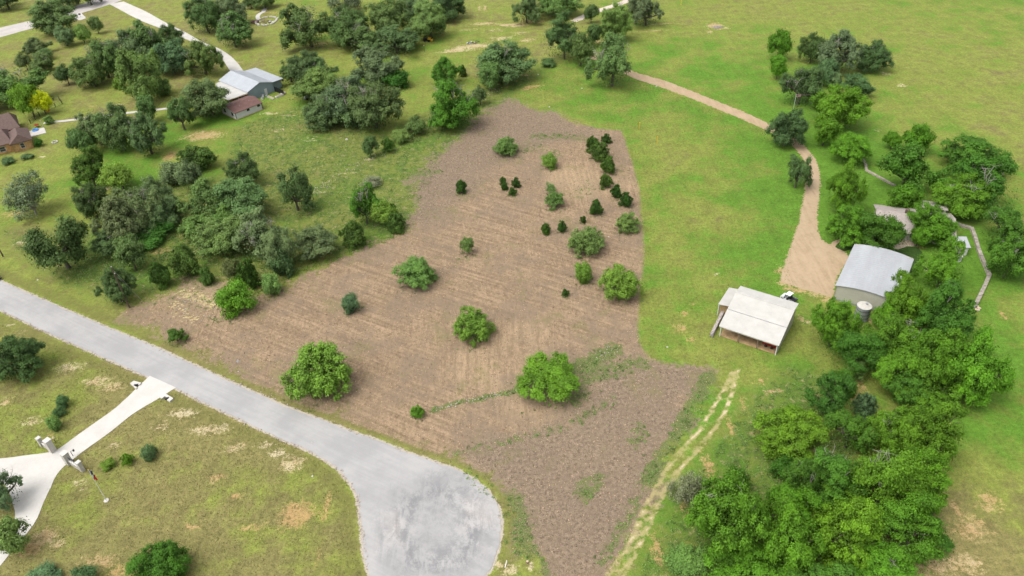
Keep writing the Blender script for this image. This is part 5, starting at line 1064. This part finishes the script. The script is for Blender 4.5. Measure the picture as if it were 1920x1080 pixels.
plant(518, 117, 566, 152, 'oak', 'oak', 'left low oak behind the corner of blue grey building', GRP)
plant(538, 96, 602, 152, 'oak', 'oakd', 'tall dark oak right behind the blue grey building', GRP)
plant(568, 104, 628, 150, 'oak', 'oak', 'right oak of three behind the blue grey building', GRP)
plant(548, 128, 642, 184, 'oak', 'oakl', 'front oak sheltering the white tank trailer', GRP)
plant(662, 87, 760, 154, 'oak', 'oakg', 'flat topped oak alone above the big oak clump', GRP)
plant(720, 128, 770, 166, 'shrub', 'vine', 'dark green shrub at foot of the flat topped oak', GRP)
plant(566, 178, 642, 234, 'oak', 'oak', 'left front oak of the big clump below tank trailer', GRP)
plant(588, 148, 692, 226, 'oak', 'oakg', 'grey rear left oak of the big clump', GRP)
plant(650, 153, 747, 236, 'oak', 'oak', 'right oak of the big clump above rough pasture', GRP)
plant(628, 188, 702, 240, 'shrub', 'oakd', 'low front thicket of the big clump', GRP)
plant(804, 104, 862, 154, 'oak', 'pecd', 'dark round tree left of the stone row by pasture top', GRP)
plant(858, 117, 877, 146, 'juniper', 'jun', 'narrow juniper touching the dark round tree', GRP)
plant(798, 144, 896, 232, 'pecan', 'pecd', 'large dark tree at top left of the cleared lot', GRP)
plant(884, 156, 914, 194, 'small', 'oak', 'small tree at right shoulder of the large dark tree', GRP)
plant(802, 196, 862, 234, 'shrub', 'oakd', 'low growth under the large dark tree', GRP)
plant(892, 74, 998, 146, 'oak', 'oak', 'broad oak above the tip of cleared lot', GRP)
plant(892, 116, 942, 160, 'small', 'oakl', 'small tree below left of broad oak', GRP)
plant(760, 216, 802, 252, 'shrub', 'oak', 'bush on fence line below the large dark tree', GRP)
plant(734, 242, 772, 268, 'shrub', 'oakl', 'low bush left of the fence line bush', GRP)
plant(675, 249, 709, 292, 'small', 'oakd', 'small dark tree on stony line in rough pasture', GRP)
plant(715, 250, 740, 290, 'juniper', 'jun', 'upright juniper beside small dark tree on the stony line', GRP)
GRP = 'trees along the upper lane'
plant(960, -14, 1014, 37, 'oak', 'oak', 'oak on top edge above the bare pale ground', GRP)
plant(1008, -22, 1088, 27, 'oak', 'oakl', 'pale oak on top edge left of the far lane', GRP)
plant(1024, 24, 1092, 105, 'pecan', 'oak', 'tall tree left of the lane bend', GRP)
plant(1062, 58, 1114, 112, 'small', 'oak', 'tree overhanging the start of gravel lane', GRP)
plant(1095, 43, 1129, 80, 'small', 'oak', 'small tree behind the lane bend', GRP)
plant(1125, -2, 1186, 72, 'pecan', 'mes', 'bright feathery tree above the lane', GRP)
plant(1098, 68, 1200, 154, 'pecan', 'oakl', 'big round tree standing over the gravel lane', GRP)
plant(1094, 2, 1123, 40, 'small', 'oakd', 'small dark tree beside the far pale lane', GRP)
plant(1180, -14, 1246, 42, 'oak', 'oakg', 'grey green tree on top edge at pasture corner', GRP)
plant(1012, 111, 1046, 122, 'shrub', 'oak', 'low dark shrub on fence line left of big lane tree', GRP)
GRP = 'trees on the eastern lawn'
plant(1442, 52, 1489, 99, 'small', 'pecan', 'thin bright tree left of the eastern oak row', GRP)
plant(1442, 94, 1479, 147, 'small', 'pecan', 'thin tree below its twin left of the eastern oak row', GRP)
plant(1502, 55, 1548, 120, 'oak', 'oakd', 'left oak of the eastern oak row', GRP)
plant(1530, 53, 1618, 130, 'oak', 'oakg', 'tall middle oak of the eastern oak row', GRP)
plant(1608, 75, 1671, 128, 'oak', 'oakd', 'right oak of the eastern oak row at meadow edge', GRP)
plant(1529, 108, 1572, 152, 'small', 'teal', 'round grey tree below the eastern oak row', GRP)
plant(1556, 130, 1583, 165, 'small', 'oakg', 'narrow grey tree right beside the round grey tree', GRP)
plant(1462, 124, 1542, 192, 'oak', 'oakd', 'dark dome oak above the far flag', GRP)
plant(1584, 137, 1642, 177, 'gap', 'teal', 'open dark tree at meadow edge below the oak row', GRP)
plant(1525, 158, 1630, 238, 'pecan', 'pecan', 'large bright green tree right of the far flag', GRP)
plant(1524, 221, 1574, 264, 'small', 'pecan', 'bright small tree below the large bright lawn tree', GRP)
plant(1445, 207, 1509, 270, 'oak', 'oakd', 'dark round oak on the upper bend of gravel lane', GRP)
plant(1472, 282, 1524, 357, 'gap', 'oakd', 'dark two headed tree beside the lower gravel lane', GRP)
plant(1560, 246, 1642, 303, 'pecan', 'pecan', 'spreading bright tree above the thin stone wall', GRP)
plant(1658, 247, 1692, 274, 'small', 'pecan', 'left small tree of pair at meadow edge', GRP)
plant(1693, 229, 1749, 277, 'small', 'pecan', 'right taller tree of pair at meadow edge', GRP)
GRP = 'trees around the ranch house'
plant(1648, 262, 1764, 350, 'gap', 'pecd', 'wide limbed tree above the ranch house roof', GRP)
plant(1762, 246, 1892, 322, 'pecan', 'pecd', 'broad tree at upper right beside the meadow', GRP)
plant(1778, 290, 1894, 384, 'pecan', 'pecd', 'dark broad tree below its neighbour at right meadow edge', GRP)
plant(1752, 328, 1852, 406, 'pecan', 'pecan', 'bright tree with red tip right of ranch house', GRP)
plant(1838, 383, 1935, 458, 'pecan', 'pecd', 'tree at right photo edge level with ranch house', GRP)
plant(1853, 436, 1945, 522, 'pecan', 'pecd', 'tree at right photo edge below the yard wall bend', GRP)
plant(1550, 300, 1626, 388, 'pecan', 'pecan', 'tall bright tree just right of lower gravel lane', GRP)
plant(1553, 374, 1638, 452, 'pecan', 'pecan', 'large tree left of ranch house by the curved path', GRP)
plant(1602, 386, 1697, 468, 'pecan', 'pecd', 'dark rounded tree covering the left of ranch house', GRP)
plant(1660, 344, 1722, 392, 'small', 'pecan', 'small tree directly behind the ranch house roof', GRP)
plant(1708, 378, 1796, 454, 'pecan', 'pecan', 'bright tree covering the right of ranch house', GRP)
plant(1706, 422, 1744, 456, 'small', 'pecan', 'small leafy tree over the patio', GRP)
plant(1726, 450, 1820, 542, 'pecan', 'pecan', 'dense tree right of the curved roof barn', GRP)
GRP = 'pecan wood below the metal barn'
plant(1524, 556, 1612, 652, 'pecan', 'pecan', 'tree left of the water tank', GRP)
plant(1640, 560, 1690, 615, 'small', 'pecan', 'small tree right of the water tank', GRP)
plant(1656, 512, 1742, 600, 'pecan', 'pecan', 'bright tree over the front corner of metal barn', GRP)
plant(1730, 520, 1834, 636, 'pecan', 'pecd', 'dark tall tree at back right of the pecan wood', GRP)
plant(1566, 604, 1662, 696, 'pecan', 'pecd', 'lower left tree of the pecan wood near the open barn', GRP)
plant(1632, 582, 1742, 684, 'pecan', 'pecan', 'central tree of the pecan wood', GRP)
plant(1636, 648, 1735, 738, 'pecan', 'pecan', 'front tree of the pecan wood above the dark clearing', GRP)
plant(1702, 608, 1826, 730, 'pecan', 'pecan', 'large middle right tree of the pecan wood', GRP)
plant(1776, 620, 1896, 748, 'pecan', 'pecan', 'rightmost tree of the pecan wood against bright pasture', GRP)
plant(1680, 672, 1804, 768, 'pecan', 'pecan', 'front right tree of the pecan wood over white bucket like rock', GRP)
GRP = 'trees of the lower right wood'
plant(1518, 672, 1598, 800, 'pecan', 'vine', 'vine covered dark tall tree between the two woods', GRP)
plant(1588, 672, 1624, 714, 'small', 'mes', 'pale small tree between the two woods', GRP)
plant(1598, 722, 1644, 792, 'juniper', 'teal', 'dark blue green juniper between the two woods', GRP)
plant(1414, 750, 1545, 856, 'pecan', 'pecl', 'bright leftmost upper tree of the lower wood', GRP)
plant(1546, 762, 1644, 850, 'pecan', 'pecd', 'shaded dark tree below the vine covered tree', GRP)
plant(1632, 756, 1724, 858, 'pecan', 'pecan', 'upper middle tree of the lower wood', GRP)
plant(1686, 732, 1806, 884, 'pecan', 'pecan', 'upper right tree of the lower wood', GRP)
plant(1500, 828, 1622, 938, 'pecan', 'pecd', 'dark inner left tree of the lower wood', GRP)
plant(1598, 818, 1732, 956, 'pecan', 'pecan', 'large inner middle tree of the lower wood', GRP)
plant(1670, 846, 1778, 962, 'pecan', 'pecan', 'right edge tree of the lower wood above the bare strip', GRP)
plant(1462, 852, 1545, 945, 'pecan', 'pecd', 'left inner tree of the lower wood', GRP)
plant(1288, 886, 1440, 1044, 'pecan', 'pecan', 'big left front tree beside the wheel track', GRP)
plant(1420, 932, 1546, 1076, 'pecan', 'pecan', 'front middle left tree of the lower wood', GRP)
plant(1520, 920, 1660, 1064, 'pecan', 'pecl', 'front middle tree of the lower wood', GRP)
plant(1638, 928, 1774, 1054, 'pecan', 'pecan', 'front right tree of the lower wood at bare pasture', GRP)
plant(1320, 1000, 1470, 1130, 'pecan', 'pecan', 'left tree of the lower wood cut by bottom edge', GRP)
plant(1440, 1026, 1600, 1160, 'pecan', 'pecd', 'middle tree of the lower wood cut by bottom edge', GRP)
plant(1578, 1010, 1720, 1130, 'pecan', 'pecan', 'right tree of the lower wood cut by bottom edge', GRP)
plant(1250, 868, 1330, 960, 'sparse', 'grey', 'half bare grey shrub leaning over the wheel track', GRP)
plant(1352, 870, 1402, 930, 'shrub', 'pecd', 'low green bush right of the half bare shrub', GRP)
plant(1250, 1020, 1330, 1075, 'shrub', 'mes', 'low weedy bush beside the wheel track near bottom edge', GRP)
GRP = 'trees of the left thicket'
plant(4, 324, 93, 402, 'sparse', 'grey', 'wispy grey shrub alone on the left lawn', GRP)
plant(126, 280, 202, 348, 'oak', 'jun', 'dark tree at the upper left of the left thicket', GRP)
plant(186, 302, 252, 348, 'small', 'mesl', 'light green feathery tree at the top of the left thicket', GRP)
plant(138, 334, 198, 414, 'oak', 'oakd', 'dark tree on the left side of the thicket', GRP)
plant(172, 362, 264, 454, 'oak', 'olive', 'large brownish oak on left of the thicket', GRP)
plant(248, 330, 322, 404, 'oak', 'oakg', 'upper right part oak of the brownish pair in thicket', GRP)
plant(212, 344, 304, 434, 'oak', 'olive', 'tallest brownish oak in the middle of left thicket', GRP)
plant(266, 368, 334, 426, 'oak', 'oakg', 'brownish oak on the right of the thicket gap', GRP)
plant(180, 414, 282, 472, 'oak', 'oakd', 'shaded front oak of the brownish group', GRP)
plant(258, 402, 328, 444, 'shrub', 'vine', 'vivid green vine mound in the thicket gap', GRP)
plant(244, 430, 312, 468, 'shrub', 'vine', 'lower vivid green vine mound in front of brownish oaks', GRP)
plant(296, 304, 352, 348, 'shrub', 'oakg', 'grey bush left of the domed juniper', GRP)
plant(324, 268, 407, 322, 'juniper', 'junl', 'wide domed juniper by the bare brown patch', GRP)
plant(330, 294, 378, 348, 'small', 'oakg', 'grey small tree in front of the domed juniper', GRP)
plant(424, 286, 484, 344, 'oak', 'oakd', 'single dark oak right of the domed juniper', GRP)
plant(340, 333, 432, 412, 'oak', 'oakl', 'upper left oak of the big right thicket', GRP)
plant(398, 328, 506, 406, 'oak', 'oak', 'upper right oak of the big right thicket', GRP)
plant(342, 384, 442, 454, 'oak', 'mes', 'brighter left front oak of the big right thicket', GRP)
plant(368, 404, 462, 474, 'oak', 'oakl', 'front middle oak of the big right thicket', GRP)
plant(438, 398, 538, 484, 'oak', 'oakg', 'grey green front right oak of the big right thicket', GRP)
plant(488, 420, 554, 508, 'oak', 'oakg', 'rightmost oak of the thicket beside bare lot', GRP)
plant(498, 462, 553, 517, 'shrub', 'oakd', 'dark low bush at right foot of the thicket', GRP)
plant(48, 404, 162, 500, 'gap', 'oakd', 'dark open oak with pale trunk left of the thicket', GRP)
plant(210, 440, 270, 500, 'small', 'oak', 'small leaning oak in front of the brownish oaks', GRP)
plant(274, 484, 322, 540, 'juniper', 'jun', 'ragged juniper left of a taller one near road corner', GRP)
plant(316, 452, 374, 522, 'juniper', 'junl', 'taller ragged juniper in front of the thicket', GRP)
plant(373, 496, 403, 536, 'juniper', 'junl', 'small neat juniper at thicket front', GRP)
plant(416, 474, 456, 528, 'small', 'olive', 'yellowish small tree left half of pair by the lot edge', GRP)
plant(440, 474, 489, 544, 'juniper', 'jun', 'dark juniper right half of pair by the lot edge', GRP)
plant(178, 496, 248, 566, 'oak', 'oakd', 'dark tree behind the guyed utility pole', GRP)
GRP = 'bushes along the west edge of the cleared lot'
plant(399, 525, 469, 592, 'shrub', 'bright', 'bright green round bush at lot corner', GRP)
plant(489, 512, 531, 554, 'shrub', 'mes', 'small pale green bush right of the bright round bush', GRP)
plant(554, 419, 634, 479, 'oak', 'olive', 'olive rounded oak at the edge of the lot', GRP)
plant(634, 407, 690, 465, 'juniper', 'junl', 'large egg shaped juniper at the edge of the lot', GRP)
plant(649, 346, 714, 418, 'oak', 'pecd', 'dark glossy tree of the edge trio', GRP)
plant(690, 374, 742, 418, 'small', 'mesl', 'light yellow green tree in the edge trio', GRP)
plant(718, 378, 747, 408, 'juniper', 'jund', 'small dark juniper behind the light tree', GRP)
plant(718, 396, 760, 435, 'juniper', 'junl', 'round juniper in front of the edge trio', GRP)
plant(516, 317, 583, 388, 'gap', 'oakd', 'ring shaped dark oak alone in rough pasture', GRP)
plant(672, 328, 716, 348, 'sparse', 'grey', 'grey low brush in rough pasture above the edge trio', GRP)
GRP = 'mesquites and small bushes on the cleared lot'
plant(744, 476, 818, 536, 'mesquite', 'mes', 'wide mesquite alone in the middle left of bare lot', GRP)
plant(864, 443, 891, 472, 'small', 'mes', 'small round headed tree in the middle of bare lot', GRP)
plant(636, 549, 675, 588, 'shrub', 'teal', 'compact dark bush alone left on bare lot', GRP)
plant(846, 575, 923, 640, 'mesquite', 'mesl', 'mesquite with offset tuft in the lower middle of bare lot', GRP)
plant(534, 638, 653, 744, 'mesquite', 'mesl', 'biggest mesquite with open grey centre beside the road', GRP)
plant(968, 660, 1097, 754, 'pecan', 'bright', 'large vivid green tree at end of the weedy stone row', GRP)
plant(926, 257, 973, 291, 'mesquite', 'mes', 'low mesquite near the top of bare lot', GRP)
plant(1014, 288, 1047, 317, 'shrub', 'mesl', 'bright small mesquite below the top of bare lot', GRP)
plant(1021, 338, 1044, 364, 'sparse', 'mes', 'thin see through sapling in upper bare lot', GRP)
plant(1023, 357, 1059, 391, 'mesquite', 'mes', 'grey green small mesquite below thin sapling', GRP)
plant(1154, 397, 1198, 434, 'mesquite', 'mes', 'mesquite at right edge of the bare lot', GRP)
plant(1068, 422, 1136, 477, 'mesquite', 'mes', 'flat topped mesquite right of centre on bare lot', GRP)
plant(1072, 489, 1112, 529, 'shrub', 'mesl', 'round bush below the flat topped mesquite', GRP)
plant(1128, 494, 1204, 562, 'mesquite', 'mesl', 'large mesquite at the right boundary of bare lot', GRP)
plant(307, 611, 349, 642, 'gap', 'jun', 'scraggly low bush near road at lot corner', GRP)
GRP = 'junipers scattered on the cleared lot'
plant(768, 757, 796, 784, 'juniper', 'bright', 'lone bright juniper at left end of weedy stone row', GRP)
plant(851, 334, 877, 363, 'juniper', 'jund', 'lone dark juniper at upper left of bare lot', GRP)
plant(936, 330, 950, 346, 'juniper', 'jund', 'upper tiny juniper of a touching pair', GRP)
plant(939, 340, 953, 357, 'juniper', 'jund', 'lower tiny juniper of a touching pair', GRP)
plant(958, 331, 977, 351, 'juniper', 'jund', 'small dark juniper right of the touching pair', GRP)
plant(951, 349, 970, 367, 'juniper', 'jund', 'small juniper just below its neighbour near the touching pair', GRP)
plant(1097, 253, 1126, 283, 'juniper', 'jun', 'rear left juniper at head of the curved row', GRP)
plant(1103, 263, 1143, 300, 'juniper', 'junl', 'largest juniper at head of the curved row', GRP)
plant(1126, 249, 1148, 268, 'juniper', 'jund', 'small juniper right of the head of curved row', GRP)
plant(1125, 289, 1158, 325, 'juniper', 'jun', 'second large juniper of the curved row', GRP)
plant(1122, 323, 1150, 352, 'juniper', 'jun', 'middle round juniper of the curved row', GRP)
plant(1144, 343, 1166, 372, 'juniper', 'jund', 'narrow juniper near the lower end of curved row', GRP)
plant(1160, 358, 1188, 388, 'juniper', 'jund', 'last juniper at lower right end of curved row', GRP)
plant(1102, 371, 1133, 403, 'juniper', 'jund', 'dark juniper left of the curved row end', GRP)
plant(1087, 401, 1100, 420, 'juniper', 'jund', 'tiny juniper below left of the curved row', GRP)
plant(1013, 415, 1032, 440, 'juniper', 'jund', 'left of two small junipers mid lot', GRP)
plant(1043, 410, 1063, 437, 'juniper', 'jund', 'right of two small junipers mid lot', GRP)
plant(1051, 539, 1068, 556, 'juniper', 'jund', 'tiny juniper low in right half of the lot', GRP)
GRP = 'trees and shrubs on the near left lawn'
plant(-30, 620, 72, 708, 'pecan', 'oakd', 'dark spiky tree at left edge below the road', GRP)
plant(104, 737, 129, 768, 'shrub', 'teal', 'topmost of three dark shrubs on the near lawn', GRP)
plant(97, 761, 120, 783, 'shrub', 'teal', 'middle of three dark shrubs on the near lawn', GRP)
plant(84, 777, 113, 808, 'shrub', 'mes', 'lowest greener of three shrubs on the near lawn', GRP)
plant(244, 1014, 344, 1100, 'oak', 'pecd', 'dark pointed tree at bottom edge of near lawn', GRP)
plant(52, 1056, 117, 1100, 'shrub', 'teal', 'left blue green shrub on the bottom edge', GRP)
plant(133, 1056, 180, 1100, 'shrub', 'teal', 'right blue green shrub on the bottom edge', GRP)
plant(-40, 856, 34, 965, 'oak', 'oakg', 'oak on left edge inside the driveway loop', GRP)
plant(-20, 966, 48, 1040, 'small', 'oakl', 'small tree at lower tip of the driveway loop', GRP)
plant(262, 832, 294, 863, 'shrub', 'teal', 'rightmost round shrub of three near the flagpole', GRP)
plant(225, 847, 250, 872, 'juniper', 'bright', 'middle shrub of three near the flagpole', GRP)
plant(189, 859, 217, 881, 'shrub', 'mesl', 'leftmost low shrub of three near the flagpole', GRP)
GRP = 'shrubs by the stone house'
plant(63, 258, 80, 274, 'shrub', 'vine', 'dark shrub at the corner of the stone house wall', GRP)
plant(2, 296, 30, 306, 'shrub', 'teal', 'low hedge plant under the stone house window', GRP)
plant(38, 288, 62, 298, 'shrub', 'teal', 'low hedge plant right of the stone house steps', GRP)
GRP = 'trees of the lower right wood'
plant(1425, 905, 1535, 1010, 'pecan', 'pecan', 'wood tree filling the hollow right of the big left front tree', GRP)
plant(1540, 868, 1640, 950, 'pecan', 'pecan', 'wood tree between dark inner left and large inner middle trees', GRP)
plant(1450, 850, 1500, 900, 'shrub', 'pecd', 'dark understory bush at the left opening of the lower wood', GRP)
plant(1395, 930, 1450, 985, 'shrub', 'pecan', 'understory bush behind the big left front tree', GRP)
plant(1700, 960, 1790, 1030, 'pecan', 'pecd', 'dark low tree at the right hem of the lower wood', GRP)
plant(1560, 690, 1610, 740, 'shrub', 'pecd', 'dark bush at right foot of the vine covered tree', GRP)
plant(1660, 690, 1740, 760, 'pecan', 'pecd', 'shaded low tree below the front tree of the pecan wood', GRP)

# ------------------------------------------------------------------ uncountable ground cover
def scatter(name, label, pts, size, hgt, tone, seed, per=14):
    "low leafy tufts as one mesh"
    r = np.random.default_rng(seed); n = len(pts); C = []; N = []; T = []
    for i in range(n):
        s = size * r.uniform(.5, 1.3); k = per; o_ = r.normal(0, 1, (k, 3)) * np.array([s * .5, s * .5, 0]); o_[:, 2] = np.abs(r.normal(0, .5, k)) * hgt + .04
        C.append(np.column_stack([pts[i][0] + o_[:, 0], pts[i][1] + o_[:, 1], o_[:, 2]])); N.append(np.column_stack([o_[:, :2] / s, np.full(k, .8)])); T.append(np.full(k, r.uniform(0, .6)) + r.uniform(0, .4, k))
    me = leaf_mesh(name, np.vstack(C), np.vstack(N), .13, np.concatenate(T), r, .8); o = link(name, me); o.color = (*TONE[tone], 1); o['kind'] = 'stuff'; o['label'] = label; o['category'] = 'weeds'; return o
def along(line, hw, n, seed):
    L = gpa(line); r = np.random.default_rng(seed); d = np.linalg.norm(np.diff(L, axis=0), axis=1); cum = np.concatenate([[0], np.cumsum(d)]); out = []
    for s in r.uniform(0, cum[-1], n):
        i = min(np.searchsorted(cum, s) - 1, len(L) - 2); i = max(i, 0); t_ = (s - cum[i]) / d[i]; out.append(L[i] + (L[i + 1] - L[i]) * t_ + r.normal(0, hw * .5, 2))
    return out
P = []
for i, (ln, hw, st) in enumerate(WEED):
    L = gpa(ln); tot = np.linalg.norm(np.diff(L, axis=0), axis=1).sum(); P += along(ln, hw, int(tot * hw * 1.6 * st), i)
scatter('weeds', 'low green weeds in strips across the cleared lot', P, .5, .28, 'mes', 21, 12)
r_ = np.random.default_rng(77); P = []
for (p, R) in LOT:
    for k in range(int(5 + 5 * R)): a = r_.uniform(0, 6.28); P.append(p + np.array([math.cos(a), math.sin(a)]) * R * r_.uniform(.6, 1.25))
scatter('base_weeds', 'weeds ringing the bushes on the cleared lot', P, .35, .2, 'olive', 23, 9)
def within(poly, n, seed):
    r = np.random.default_rng(seed); lo, hi = poly.min(0), poly.max(0); q = r.uniform(lo, hi, (n, 2)); return list(q[poly_sdf(q, poly) > 0])
q = within(ROUGH, 15000, 31); scatter('pasture_weeds', 'mottled weeds of the unmown pasture left of the lot', q, .7, .32, 'mes', 32, 8)
q = within(ROUGH2, 2600, 41); scatter('wood_edge_weeds', 'rank weeds at the edge of lower right wood', q, .6, .35, 'mes', 42, 10)
q = along([(470, 555), (545, 520), (640, 480), (745, 440)], 1.2, 160, 5) + along([(90, 590), (240, 655), (400, 725), (560, 800)], .0, 0, 6)
scatter('edge_weeds', 'thin weeds along the west edge of the bare lot', q, .5, .25, 'mesl', 51, 10)
q = along([(150, 500), (190, 470), (240, 500), (120, 520)], 6, 260, 8) + along([(160, 440), (180, 480)], 4, 120, 9)
scatter('thicket_undergrowth', 'green undergrowth below the dark open oak', q, 1.0, .6, 'mes', 61, 18)
q = along([(330, 450), (380, 480), (440, 475), (560, 490)], 3, 260, 18) + along([(200, 460), (260, 480), (330, 480)], 4, 200, 19) + along([(330, 400), (335, 450)], 3, 120, 20)
scatter('thicket_fringe', 'low fringe plants in front of the right thicket', q, .8, .4, 'mes', 62, 14)
# loose stones: along the old stone row, road edge and lawns
def stones(name, label, pts, s0, s1, mat, seed):
    r = random.Random(seed); m = MB()
    for p in pts:
        s = r.uniform(s0, s1); m.box((p[0], p[1], s * .25), (s, s * r.uniform(.6, 1), s * .6), r.uniform(0, 3))
    o = m.build(name, mat); o['kind'] = 'stuff'; o['label'] = label; o['category'] = 'stones'
stones('row_stones', 'white stones of the old stone row across the lot', along([(815, 770), (850, 757), (900, 747), (940, 740), (972, 732)], .7, 90, 3) + along([(1120, 672), (1152, 655)], 1.5, 30, 4), .08, .24, M_stone, 1)
stones('roadside_stones', 'grey loose stones along the edges of the road', along([(0, 583), (100, 630), (200, 676), (270, 706)], .35, 170, 11) + along([(335, 733), (480, 803), (580, 848), (640, 885), (668, 925), (678, 990), (690, 1070)], .35, 260, 12) + along([(0, 525), (200, 612), (400, 700), (600, 785), (760, 847), (860, 881), (932, 945), (940, 990)], .35, 260, 13), .08, .26, M_stone, 2)
stones('pasture_stones', 'pale stones scattered along the stony line in rough pasture', along([(720, 288), (680, 306), (640, 328), (600, 352), (570, 372)], 2.2, 90, 14) + along([(955, 150), (905, 185), (880, 200)], 1.5, 60, 15) + along([(350, 475), (400, 465)], 2.5, 40, 16) + along([(330, 555), (400, 590), (350, 600)], 4, 40, 17), .10, .32, M_stone, 3)
# straw, clods and chips lying on the cleared lot; grass tufts on the lawns
def litter(name, label, pts, size, color, seed, flat=.9):
    r = np.random.default_rng(seed); n = len(pts); P = np.array(pts); C = np.column_stack([P, r.uniform(.02, .07, n)]); N = r.normal(0, .35, (n, 3)) + np.array([0, 0, flat])
    me = leaf_mesh(name, C, N, size, r.uniform(0, 1, n), r, 0, 1.0); o = link(name, me); o.color = (*color, 1); o['kind'] = 'stuff'; o['label'] = label; o['category'] = 'litter'
q = within(FIELD, 52000, 71); litter('straw_litter', 'dry straw lying over the cleared lot', q, .12, (.30, .22, .14), 72)
q = within(FIELD, 26000, 73); litter('dark_litter', 'dark clods and chips on the cleared lot', q, .11, (.105, .080, .055), 74)
q = within(FIELD, 4200, 75); r_ = np.random.default_rng(5); q = [p for p in q if r_.uniform() < .25 + .75 * (math.sin(p[0] * .21 + 1.3) * math.sin(p[1] * .17 + .4) > .25)]; litter('sprouts', 'small green sprouts on the cleared lot', q, .13, (.12, .16, .05), 76)
PAST = gpa([(1200, 640), (1206, 450), (1170, 240), (960, 180), (1100, 110), (1400, 230), (1520, 310), (1480, 520), (1600, 700), (1400, 700), (1215, 672)])
q = within(PAST, 60000, 81); litter('grass_tufts', 'short grass tufts on the mown strip', q, .10, (.135, .165, .042), 82, .4)
LAWN = gpa([(-20, 600), (270, 712), (560, 842), (650, 905), (680, 1090), (-20, 1090)])
q = within(LAWN, 60000, 91); q = [p for p, k in zip(q, poly_sdf(np.array(q), DRIVE)) if k < -.2]; litter('lawn_tufts', 'dry grass tufts on the near left lawn', q, .10, (.165, .160, .060), 92, .4)
# bare dead branches over the lower wood edge
m = MB(); rr = random.Random(12)
c = gp(1335, 950); r = empty('dead_branches', (c[0], c[1], 0)); tag(r, 'pale bare dead branches arching over the wheel track', 'branches', None)
for i in range(26):
    a = math.radians(rr.uniform(95, 200)); l_ = rr.uniform(2.2, 4.6); b0 = (rr.uniform(-.6, .6), rr.uniform(-.6, .6), 1.0); k1 = (l_ * .45 * math.cos(a), l_ * .45 * math.sin(a), 2.4 + rr.uniform(-.4, .8)); k2 = (l_ * math.cos(a), l_ * math.sin(a), 2.0 + rr.uniform(-1.2, .9))
    m.tube([b0, k1, k2], [.09, .05, .015], 5)
    for j in range(4):
        t_ = rr.uniform(.1, .9); e = [k1[d] + (k2[d] - k1[d]) * t_ for d in range(3)]; m.tube([e, (e[0] + rr.uniform(-.7, .7), e[1] + rr.uniform(-.7, .7), e[2] + rr.uniform(-.2, .6))], [.03, .008], 4)
m.build('branches', M_twig, r)
